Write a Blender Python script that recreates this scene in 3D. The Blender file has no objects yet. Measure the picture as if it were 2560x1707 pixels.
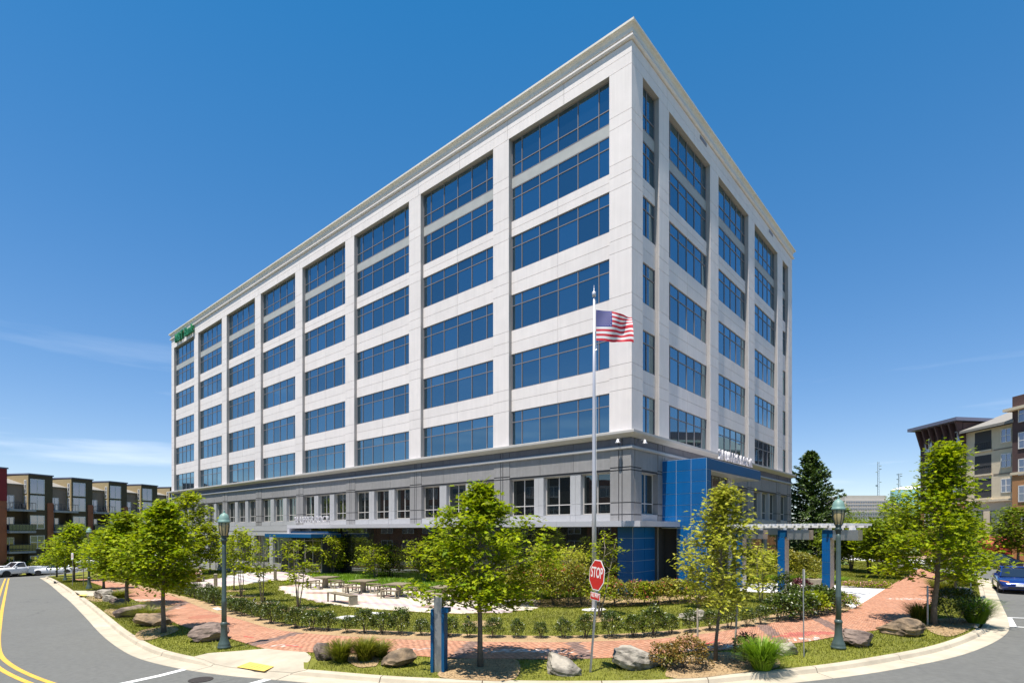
import bpy, bmesh, math, random
import numpy as np
from mathutils import Vector, Matrix
from mathutils.geometry import delaunay_2d_cdt
R = math.radians
sc = bpy.context.scene
COL = sc.collection
# ------------------------------------------------------------------ camera
F, CX, HY, H = 1371.0, 1280.0, 1325.0, 4.0      # focal length / principal point / horizon in photo pixels, eye height
cam = bpy.data.cameras.new('camera'); camo = bpy.data.objects.new('camera', cam); COL.objects.link(camo)
camo.location = (0, 0, H); camo.rotation_euler = (R(90), 0, 0)
cam.sensor_fit = 'HORIZONTAL'; cam.sensor_width = 36; cam.lens = 36 * F / 2560
cam.shift_y = (HY - 853.5) / 2560; cam.clip_end = 5000; cam.clip_start = .1
sc.camera = camo
# ------------------------------------------------------------------ sky, sun, exposure
SUN_EL, SUN_AZ = R(71.5), Vector((-.553, -.833))     # horizontal direction TOWARDS the sun
SUN_AZ.normalize()
w = bpy.data.worlds.new('World'); sc.world = w; w.use_nodes = True
nt = w.node_tree; bg = nt.nodes['Background']
sky = nt.nodes.new('ShaderNodeTexSky'); sky.sky_type = 'NISHITA'; sky.sun_disc = False
sky.sun_elevation = SUN_EL; sky.sun_rotation = math.atan2(SUN_AZ.x, SUN_AZ.y)
sky.air_density = .8; sky.dust_density = 0; sky.ozone_density = 2; sky.altitude = 100
hs = nt.nodes.new('ShaderNodeHueSaturation'); hs.inputs['Saturation'].default_value = 1.40; hs.inputs['Hue'].default_value = .514; hs.inputs['Value'].default_value = 1.3
nt.links.new(sky.outputs[0], hs.inputs['Color'])
# thin cirrus: stretched noise, only low above the horizon
tc = nt.nodes.new('ShaderNodeTexCoord'); mp = nt.nodes.new('ShaderNodeMapping'); mp.inputs['Scale'].default_value = (1.6, 1.6, 15)
mp.inputs['Location'].default_value = (.2, .9, 1.7)
nz = nt.nodes.new('ShaderNodeTexNoise'); nz.inputs['Scale'].default_value = 1.5; nz.inputs['Detail'].default_value = 7; nz.inputs['Roughness'].default_value = .5
nt.links.new(tc.outputs['Generated'], mp.inputs[0]); nt.links.new(mp.outputs[0], nz.inputs['Vector'])
cr = nt.nodes.new('ShaderNodeValToRGB'); cr.color_ramp.elements[0].position = .55; cr.color_ramp.elements[1].position = .82
nt.links.new(nz.outputs['Fac'], cr.inputs[0])
sx = nt.nodes.new('ShaderNodeSeparateXYZ'); nt.links.new(tc.outputs['Generated'], sx.inputs[0])
mr = nt.nodes.new('ShaderNodeMapRange'); mr.inputs[1].default_value = .30; mr.inputs[2].default_value = .10; mr.inputs[3].default_value = 0; mr.inputs[4].default_value = .8
nt.links.new(sx.outputs['Z'], mr.inputs[0])
mu = nt.nodes.new('ShaderNodeMath'); mu.operation = 'MULTIPLY'; nt.links.new(cr.outputs[0], mu.inputs[0]); nt.links.new(mr.outputs[0], mu.inputs[1])
mx = nt.nodes.new('ShaderNodeMixRGB'); mx.inputs[2].default_value = (4.4, 4.8, 5.3, 1)
nt.links.new(mu.outputs[0], mx.inputs[0]); gm = nt.nodes.new('ShaderNodeGamma'); gm.inputs[1].default_value = .62; nt.links.new(hs.outputs[0], gm.inputs[0]); nt.links.new(gm.outputs[0], mx.inputs[1])
nt.links.new(mx.outputs[0], bg.inputs['Color']); bg.inputs['Strength'].default_value = .15
sl = bpy.data.lights.new('sun', 'SUN'); so = bpy.data.objects.new('sun', sl); COL.objects.link(so)
sl.energy = 5.0; sl.angle = R(.53); sl.color = (1, .935, .845)
sd = Vector((SUN_AZ.x * math.cos(SUN_EL), SUN_AZ.y * math.cos(SUN_EL), math.sin(SUN_EL)))
so.rotation_euler = sd.to_track_quat('Z', 'Y').to_euler()
vs = sc.view_settings; vs.view_transform = 'Standard'; vs.look = 'None'; vs.gamma = 1; vs.exposure = .75; vs.use_curve_mapping = False
sc.cycles.max_bounces = 8; sc.cycles.use_denoising = True

# ------------------------------------------------------------------ helpers
def sstep(a, b, x):
    t = np.clip((np.asarray(x, float) - a) / (b - a), 0, 1); return t * t * (3 - 2 * t)
CORNER = (6.5, 30.0)                              # street corner of the office block
DL, NL = (-.7543, .6566), (-.6566, -.7543)        # left facade: along, outward
DR, NR = (.6566, .7543), (.7543, -.6566)          # right facade
def gz(X, Y):
    """height of the land: falls to the left, rises a little to the right, the plaza by the block stays level"""
    X = np.asarray(X, float); Y = np.asarray(Y, float)
    s = np.clip((X + 9.5) * DL[0] + (Y - 18) * DL[1], 0, 95)
    d = (X - CORNER[0]) * NL[0] + (Y - CORNER[1]) * NL[1]
    return -.5 * (s / 30) ** 1.5 * (.25 + .75 * sstep(3, 13, d)) + .4 * sstep(1, 11, X)
def P(px, py, zo=.15):
    """photo pixel of a point standing on the land -> world position"""
    X, Z = 0., 25.
    u = (px - CX) / F
    for _ in range(40):
        z = float(gz(u * Z, Z)) + zo
        Zn = (H - z) * F / (py - HY); Z = .5 * Z + .5 * Zn
    return Vector((u * Z, Z, float(gz(u * Z, Z)) + zo))
def at(px, Z, zo=.15):
    X = (px - CX) / F * Z; return Vector((X, Z, float(gz(X, Z)) + zo))
class MB:
    def __init__(s): s.v = []; s.f = []; s.m = []
    def add(s, vs, fs, m=0):
        b = len(s.v); s.v += [tuple(q) for q in vs]
        for f in fs: s.f.append([i + b for i in f]); s.m.append(m)
    def hexa(s, p, m=0): s.add(p, [(3, 2, 1, 0), (4, 5, 6, 7), (0, 1, 5, 4), (1, 2, 6, 5), (2, 3, 7, 6), (3, 0, 4, 7)], m); return s
    def box(s, x0, x1, y0, y1, z0, z1, m=0):
        return s.hexa([(x0,y0,z0),(x1,y0,z0),(x1,y1,z0),(x0,y1,z0),(x0,y0,z1),(x1,y0,z1),(x1,y1,z1),(x0,y1,z1)], m)
    def tube(s, pts, rad, n=8, m=0, cap=True):
        pts = [Vector(p) for p in pts]; k = len(pts)
        if not hasattr(rad, '__len__'): rad = [rad] * k
        b = len(s.v); up = None
        for i, p in enumerate(pts):
            d = (pts[min(i + 1, k - 1)] - pts[max(i - 1, 0)]).normalized()
            if up is None: up = Vector((1, 0, 0)) if abs(d.x) < .9 else Vector((0, 1, 0))
            a = d.cross(up).normalized(); c = a.cross(d); up = c
            for j in range(n):
                t = 2 * math.pi * j / n; s.v.append(tuple(p + (a * math.cos(t) + c * math.sin(t)) * rad[i]))
        for i in range(k - 1):
            for j in range(n):
                j2 = (j + 1) % n; s.f.append([b + i*n + j, b + (i+1)*n + j, b + (i+1)*n + j2, b + i*n + j2]); s.m.append(m)
        if cap:
            s.f.append([b + j for j in range(n)]); s.m.append(m); s.f.append([b + (k-1)*n + j for j in reversed(range(n))]); s.m.append(m)
        return s
    def lathe(s, prof, c=(0,0,0), n=16, m=0):
        b = len(s.v); k = len(prof)
        for r, z in prof:
            for j in range(n):
                t = 2 * math.pi * j / n; s.v.append((c[0] + r*math.cos(t), c[1] + r*math.sin(t), c[2] + z))
        for i in range(k - 1):
            for j in range(n):
                j2 = (j + 1) % n; s.f.append([b + i*n + j, b + i*n + j2, b + (i+1)*n + j2, b + (i+1)*n + j]); s.m.append(m)
        s.f.append([b + j for j in reversed(range(n))]); s.m.append(m)
        s.f.append([b + (k-1)*n + j for j in range(n)]); s.m.append(m)
        return s
    def prism(s, poly, z0, z1, m=0):
        n = len(poly); s.add([(x, y, z0) for x, y in poly] + [(x, y, z1) for x, y in poly],
              [tuple(reversed(range(n))), tuple(range(n, 2*n))] + [(i, (i+1) % n, n + (i+1) % n, n + i) for i in range(n)], m); return s
    def build(s, name, mat, parent=None, smooth=False, recalc=True):
        me = bpy.data.meshes.new(name); me.from_pydata(s.v, [], s.f)
        for q in (mat if isinstance(mat, (list, tuple)) else [mat]): me.materials.append(q)
        me.polygons.foreach_set('material_index', s.m)
        if recalc:
            bm = bmesh.new(); bm.from_mesh(me); bmesh.ops.recalc_face_normals(bm, faces=bm.faces); bm.to_mesh(me); bm.free()
        if smooth: me.polygons.foreach_set('use_smooth', [True] * len(me.polygons))
        me.update(); return link(name, me, parent)
def link(name, data, parent=None):
    o = bpy.data.objects.new(name, data); COL.objects.link(o); o.parent = parent; return o
def npmesh(name, V, polys, mat, parent=None, mi=None, smooth=False):
    """polys: (n,k) array of indices"""
    me = bpy.data.meshes.new(name); n, k = polys.shape
    me.vertices.add(len(V)); me.vertices.foreach_set('co', np.ascontiguousarray(V, dtype=np.float32).ravel())
    me.loops.add(n * k); me.loops.foreach_set('vertex_index', polys.astype(np.int32).ravel())
    me.polygons.add(n); me.polygons.foreach_set('loop_start', np.arange(0, n * k, k, dtype=np.int32))
    for q in (mat if isinstance(mat, (list, tuple)) else [mat]): me.materials.append(q)
    if mi is not None: me.polygons.foreach_set('material_index', mi.astype(np.int32))
    if smooth: me.polygons.foreach_set('use_smooth', np.ones(n, dtype=bool))
    me.update(calc_edges=True); me.validate(); return link(name, me, parent)
def tag(o, label=None, cat=None, group=None, kind=None):
    if label: o['label'] = label
    if cat: o['category'] = cat
    if group: o['group'] = group
    if kind: o['kind'] = kind
    return o
def empty(name, loc=(0,0,0), rz=0, label=None, cat=None, group=None):
    o = bpy.data.objects.new(name, None); COL.objects.link(o); o.location = loc; o.rotation_euler = (0, 0, rz); o.empty_display_size = .3
    return tag(o, label, cat, group)
def copy_tree(o, parent=None):
    c = o.copy(); COL.objects.link(c); c.parent = parent
    for ch in o.children: copy_tree(ch, c)
    return c
def inpoly(X, Y, poly):
    poly = np.asarray(poly)[:, :2]; ins = np.zeros(np.shape(X), bool); x1, y1 = poly[-1]
    for x2, y2 in poly:
        c = (y1 > Y) != (y2 > Y)
        with np.errstate(divide='ignore', invalid='ignore'): ins ^= c & (X < (x2 - x1) * (Y - y1) / (y2 - y1 + 1e-12) + x1)
        x1, y1 = x2, y2
    return ins
def spline(pts, step=.5, closed=False):
    pts = [np.array(p[:2], float) for p in pts]; n = len(pts); out = []
    rng = range(n) if closed else range(n - 1)
    for i in rng:
        g = lambda j: pts[j % n] if closed else pts[min(max(j, 0), n - 1)]
        a, b, c, d = g(i-1), g(i), g(i+1), g(i+2)
        k = max(1, int(np.linalg.norm(c - b) / step))
        for t in np.arange(k) / k:
            out.append(.5 * (2*b + (c-a)*t + (2*a-5*b+4*c-d)*t*t + (3*b-a-3*c+d)*t**3))
    if not closed: out.append(pts[-1])
    return out
def region(name, poly, mat, zo, grid=1.5, kind='structure', parent=None):
    """a sheet of land: polygon filled with a grid of points, each at its height on the land"""
    poly = [Vector((p[0], p[1])) for p in poly]; A = np.array([tuple(p) for p in poly])
    if isinstance(grid, (int, float)): grid = (grid, grid)
    xs = np.arange(A[:,0].min(), A[:,0].max(), grid[0]) + grid[0]/2; ys = np.arange(A[:,1].min(), A[:,1].max(), grid[1]) + grid[1]/2
    X, Y = np.meshgrid(xs, ys); X = X.ravel(); Y = Y.ravel(); k = inpoly(X, Y, A)
    pts = poly + [Vector((x, y)) for x, y in zip(X[k], Y[k])]; n = len(poly)
    vv, ee, ff, *_ = delaunay_2d_cdt(pts, [(i, (i+1) % n) for i in range(n)], [list(range(n))], 1, 1e-4)
    V = np.array([tuple(v) for v in vv]); z = gz(V[:,0], V[:,1]) + zo
    me = bpy.data.meshes.new(name); me.from_pydata([(a[0], a[1], c) for a, c in zip(V, z)], [], ff)
    me.materials.append(mat); me.polygons.foreach_set('use_smooth', [True] * len(me.polygons)); me.update()
    for pg in me.polygons:
        if pg.normal.z < 0: pg.flip()
    o = link(name, me, parent)
    if kind: o['kind'] = kind
    return o
# lettering is turned into meshes first, while the scene is still empty
GLYPH, GW = {}, {}
def glyph(s_, size, ext, bold):
    k = (s_, size, ext, bold)
    if k not in GLYPH:
        cu = bpy.data.curves.new('text', 'FONT'); cu.body = s_; cu.size = size; cu.extrude = ext; cu.offset = bold; cu.align_x = 'CENTER'; cu.align_y = 'BOTTOM'; cu.resolution_u = 3
        tmp = bpy.data.objects.new('text', cu); COL.objects.link(tmp); dg = bpy.context.evaluated_depsgraph_get(); ev = tmp.evaluated_get(dg)
        GW[k] = ev.dimensions.x; GLYPH[k] = bpy.data.meshes.new_from_object(ev); bpy.data.objects.remove(tmp)
    return GLYPH[k]
def glyph_w(s_, size, ext, bold): glyph(s_, size, ext, bold); return GW[(s_, size, ext, bold)]
for q_, a_ in (('21 UPPER ROCK', (.88, .05, .0)), ('21 UPPER ROCK', (.86, .06, .0)), ('M&T Bank', (1.55, .12, .03))):
    for i_ in range(len(q_)): glyph(q_[:i_+1], *a_); glyph(q_[i_], *a_)
glyph('STOP', .40, .001, .006); glyph('ALL WAY', .145, .001, .003)
# ------------------------------------------------------------------ materials
def lin(r, g, b): return tuple(((c/255)/12.92 if c/255 <= .04045 else ((c/255+.055)/1.055)**2.4) for c in (r, g, b))
def M(name, col, rough=.6, var=.12, scale=2., bump=0., bscale=30., metal=0., spec=.5, island=0., big=0., bigs=.15, coat=0., trans=0., tint2=None, orand=0., streak=0.):
    m = bpy.data.materials.new(name); m.use_nodes = True; t = m.node_tree; b = t.nodes['Principled BSDF']
    geo = t.nodes.new('ShaderNodeNewGeometry')
    def noise(s, d=5):
        n = t.nodes.new('ShaderNodeTexNoise'); n.inputs['Scale'].default_value = s; n.inputs['Detail'].default_value = d
        t.links.new(geo.outputs['Position'], n.inputs['Vector']); return n
    def mixv(c_in, fac, v):
        mr_ = t.nodes.new('ShaderNodeMapRange'); mr_.inputs[1].default_value = .25; mr_.inputs[2].default_value = .75; mr_.inputs[3].default_value = 1 - v; mr_.inputs[4].default_value = 1 + v
        t.links.new(fac, mr_.inputs[0]); q = t.nodes.new('ShaderNodeVectorMath'); q.operation = 'SCALE'; t.links.new(mr_.outputs[0], q.inputs['Scale'])
        if isinstance(c_in, tuple): q.inputs[0].default_value = c_in[:3]
        else: t.links.new(c_in, q.inputs[0])
        return q.outputs[0]
    c = tuple(col[:3])
    if tint2 is not None:
        mm = t.nodes.new('ShaderNodeMixRGB'); mm.inputs[1].default_value = (*col[:3], 1); mm.inputs[2].default_value = (*tint2[:3], 1)
        if island: t.links.new(geo.outputs['Random Per Island'], mm.inputs[0])
        else:
            rr = t.nodes.new('ShaderNodeMapRange'); rr.inputs[1].default_value = .42; rr.inputs[2].default_value = .62
            t.links.new(noise(bigs, 6).outputs['Fac'], rr.inputs[0]); t.links.new(rr.outputs[0], mm.inputs[0])
        c = mm.outputs[0]
    if var: c = mixv(c, noise(scale).outputs['Fac'], var)
    if big: c = mixv(c, noise(bigs, 3).outputs['Fac'], big)
    if orand:
        oi = t.nodes.new('ShaderNodeObjectInfo'); wo = t.nodes.new('ShaderNodeMapRange'); wo.inputs[3].default_value = .25; wo.inputs[4].default_value = .75; t.links.new(oi.outputs['Random'], wo.inputs[0]); c = mixv(c, wo.outputs[0], orand)
    if streak:
        vm = t.nodes.new('ShaderNodeVectorMath'); vm.operation = 'MULTIPLY'; vm.inputs[1].default_value = (3.2, 3.2, .16); t.links.new(geo.outputs['Position'], vm.inputs[0])
        n3 = t.nodes.new('ShaderNodeTexNoise'); n3.inputs['Scale'].default_value = 1.6; n3.inputs['Detail'].default_value = 6; t.links.new(vm.outputs[0], n3.inputs['Vector']); c = mixv(c, n3.outputs['Fac'], streak)
    if island:
        wn = t.nodes.new('ShaderNodeTexWhiteNoise'); wn.noise_dimensions = '1D'; t.links.new(geo.outputs['Random Per Island'], wn.inputs['W'])
        c = mixv(c, wn.outputs['Value'], island * .5)
    if isinstance(c, tuple): b.inputs['Base Color'].default_value = (*c, 1)
    else: t.links.new(c, b.inputs['Base Color'])
    b.inputs['Roughness'].default_value = rough; b.inputs['Metallic'].default_value = metal; b.inputs['Specular IOR Level'].default_value = spec
    b.inputs['Coat Weight'].default_value = coat
    if bump:
        bp = t.nodes.new('ShaderNodeBump'); bp.inputs['Strength'].default_value = min(1, bump); bp.inputs['Distance'].default_value = .02 * max(1, bump)
        t.links.new(noise(bscale, 8).outputs['Fac'], bp.inputs['Height']); t.links.new(bp.outputs[0], b.inputs['Normal'])
    if trans:
        tr = t.nodes.new('ShaderNodeBsdfTranslucent'); ms = t.nodes.new('ShaderNodeMixShader'); ms.inputs[0].default_value = trans
        if isinstance(c, tuple): tr.inputs['Color'].default_value = (*c, 1)
        else: t.links.new(c, tr.inputs['Color'])
        t.links.new(b.outputs[0], ms.inputs[1]); t.links.new(tr.outputs[0], ms.inputs[2]); t.links.new(ms.outputs[0], t.nodes['Material Output'].inputs['Surface'])
    return m
def glassy(name, col, refl, tint=(1, 1, 1), rough=.01, fres=1.5, wob=.0, vary=False):
    """tinted window glass seen from outside: dark body with a coated mirror surface that grows with the angle"""
    m = bpy.data.materials.new(name); m.use_nodes = True; t = m.node_tree; out = t.nodes['Material Output']
    d = t.nodes['Principled BSDF']; d.inputs['Base Color'].default_value = (*col, 1); d.inputs['Roughness'].default_value = .3; d.inputs['Specular IOR Level'].default_value = .2
    gl = t.nodes.new('ShaderNodeBsdfGlossy'); gl.inputs['Color'].default_value = (*tint, 1); gl.inputs['Roughness'].default_value = rough
    fr = t.nodes.new('ShaderNodeFresnel'); fr.inputs['IOR'].default_value = fres
    mrn = t.nodes.new('ShaderNodeMapRange'); mrn.inputs[3].default_value = refl; mrn.inputs[4].default_value = 1; t.links.new(fr.outputs[0], mrn.inputs[0])
    ms = t.nodes.new('ShaderNodeMixShader'); t.links.new(mrn.outputs[0], ms.inputs[0]); t.links.new(d.outputs[0], ms.inputs[1]); t.links.new(gl.outputs[0], ms.inputs[2])
    if vary:      # panes differ a little: blinds, lamps and coatings behind the tint
        oi = t.nodes.new('ShaderNodeObjectInfo'); g2 = t.nodes.new('ShaderNodeNewGeometry'); ad = t.nodes.new('ShaderNodeMath'); ad.operation = 'ADD'; t.links.new(oi.outputs['Random'], ad.inputs[0]); t.links.new(g2.outputs['Random Per Island'], ad.inputs[1])
        wn = t.nodes.new('ShaderNodeTexWhiteNoise'); wn.noise_dimensions = '1D'; t.links.new(ad.outputs[0], wn.inputs['W'])
        m2 = t.nodes.new('ShaderNodeMapRange'); m2.inputs[3].default_value = refl*.78; m2.inputs[4].default_value = refl*1.22; t.links.new(wn.outputs['Value'], m2.inputs[0]); t.links.new(m2.outputs[0], mrn.inputs[3])
    if wob:
        geo = t.nodes.new('ShaderNodeNewGeometry'); n = t.nodes.new('ShaderNodeTexNoise'); n.inputs['Scale'].default_value = .9; n.inputs['Detail'].default_value = 1
        bp = t.nodes.new('ShaderNodeBump'); bp.inputs['Strength'].default_value = wob; bp.inputs['Distance'].default_value = .05
        t.links.new(geo.outputs['Position'], n.inputs['Vector']); t.links.new(n.outputs['Fac'], bp.inputs['Height']); t.links.new(bp.outputs[0], gl.inputs['Normal'])
    t.links.new(ms.outputs[0], out.inputs['Surface']); return m
def cracks(m, scale=.55, amt=.45):
    t = m.node_tree; b = t.nodes['Principled BSDF']; l = b.inputs['Base Color'].links[0]; src = l.from_socket
    geo = t.nodes.new('ShaderNodeNewGeometry'); nz_ = t.nodes.new('ShaderNodeTexNoise'); nz_.inputs['Scale'].default_value = 1.3; nz_.inputs['Detail'].default_value = 6; t.links.new(geo.outputs['Position'], nz_.inputs['Vector'])
    ad = t.nodes.new('ShaderNodeMixRGB'); ad.inputs[0].default_value = .35; t.links.new(geo.outputs['Position'], ad.inputs[1]); t.links.new(nz_.outputs['Color'], ad.inputs[2])
    vo = t.nodes.new('ShaderNodeTexVoronoi'); vo.feature = 'DISTANCE_TO_EDGE'; vo.inputs['Scale'].default_value = scale; t.links.new(ad.outputs[0], vo.inputs['Vector'])
    r1 = t.nodes.new('ShaderNodeMapRange'); r1.inputs[1].default_value = .004; r1.inputs[2].default_value = .016; r1.inputs[3].default_value = 1; r1.inputs[4].default_value = 0; t.links.new(vo.outputs['Distance'], r1.inputs[0])
    n2 = t.nodes.new('ShaderNodeTexNoise'); n2.inputs['Scale'].default_value = .22; t.links.new(geo.outputs['Position'], n2.inputs['Vector'])
    r2 = t.nodes.new('ShaderNodeMapRange'); r2.inputs[1].default_value = .52; r2.inputs[2].default_value = .62; r2.inputs[4].default_value = amt; t.links.new(n2.outputs['Fac'], r2.inputs[0])
    mu_ = t.nodes.new('ShaderNodeMath'); mu_.operation = 'MULTIPLY'; t.links.new(r1.outputs[0], mu_.inputs[0]); t.links.new(r2.outputs[0], mu_.inputs[1])
    mx_ = t.nodes.new('ShaderNodeMixRGB'); mx_.inputs[2].default_value = (.03, .03, .03, 1); t.links.new(mu_.outputs[0], mx_.inputs[0]); t.links.new(src, mx_.inputs[1]); t.links.new(mx_.outputs[0], b.inputs['Base Color'])
    return m
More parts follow.
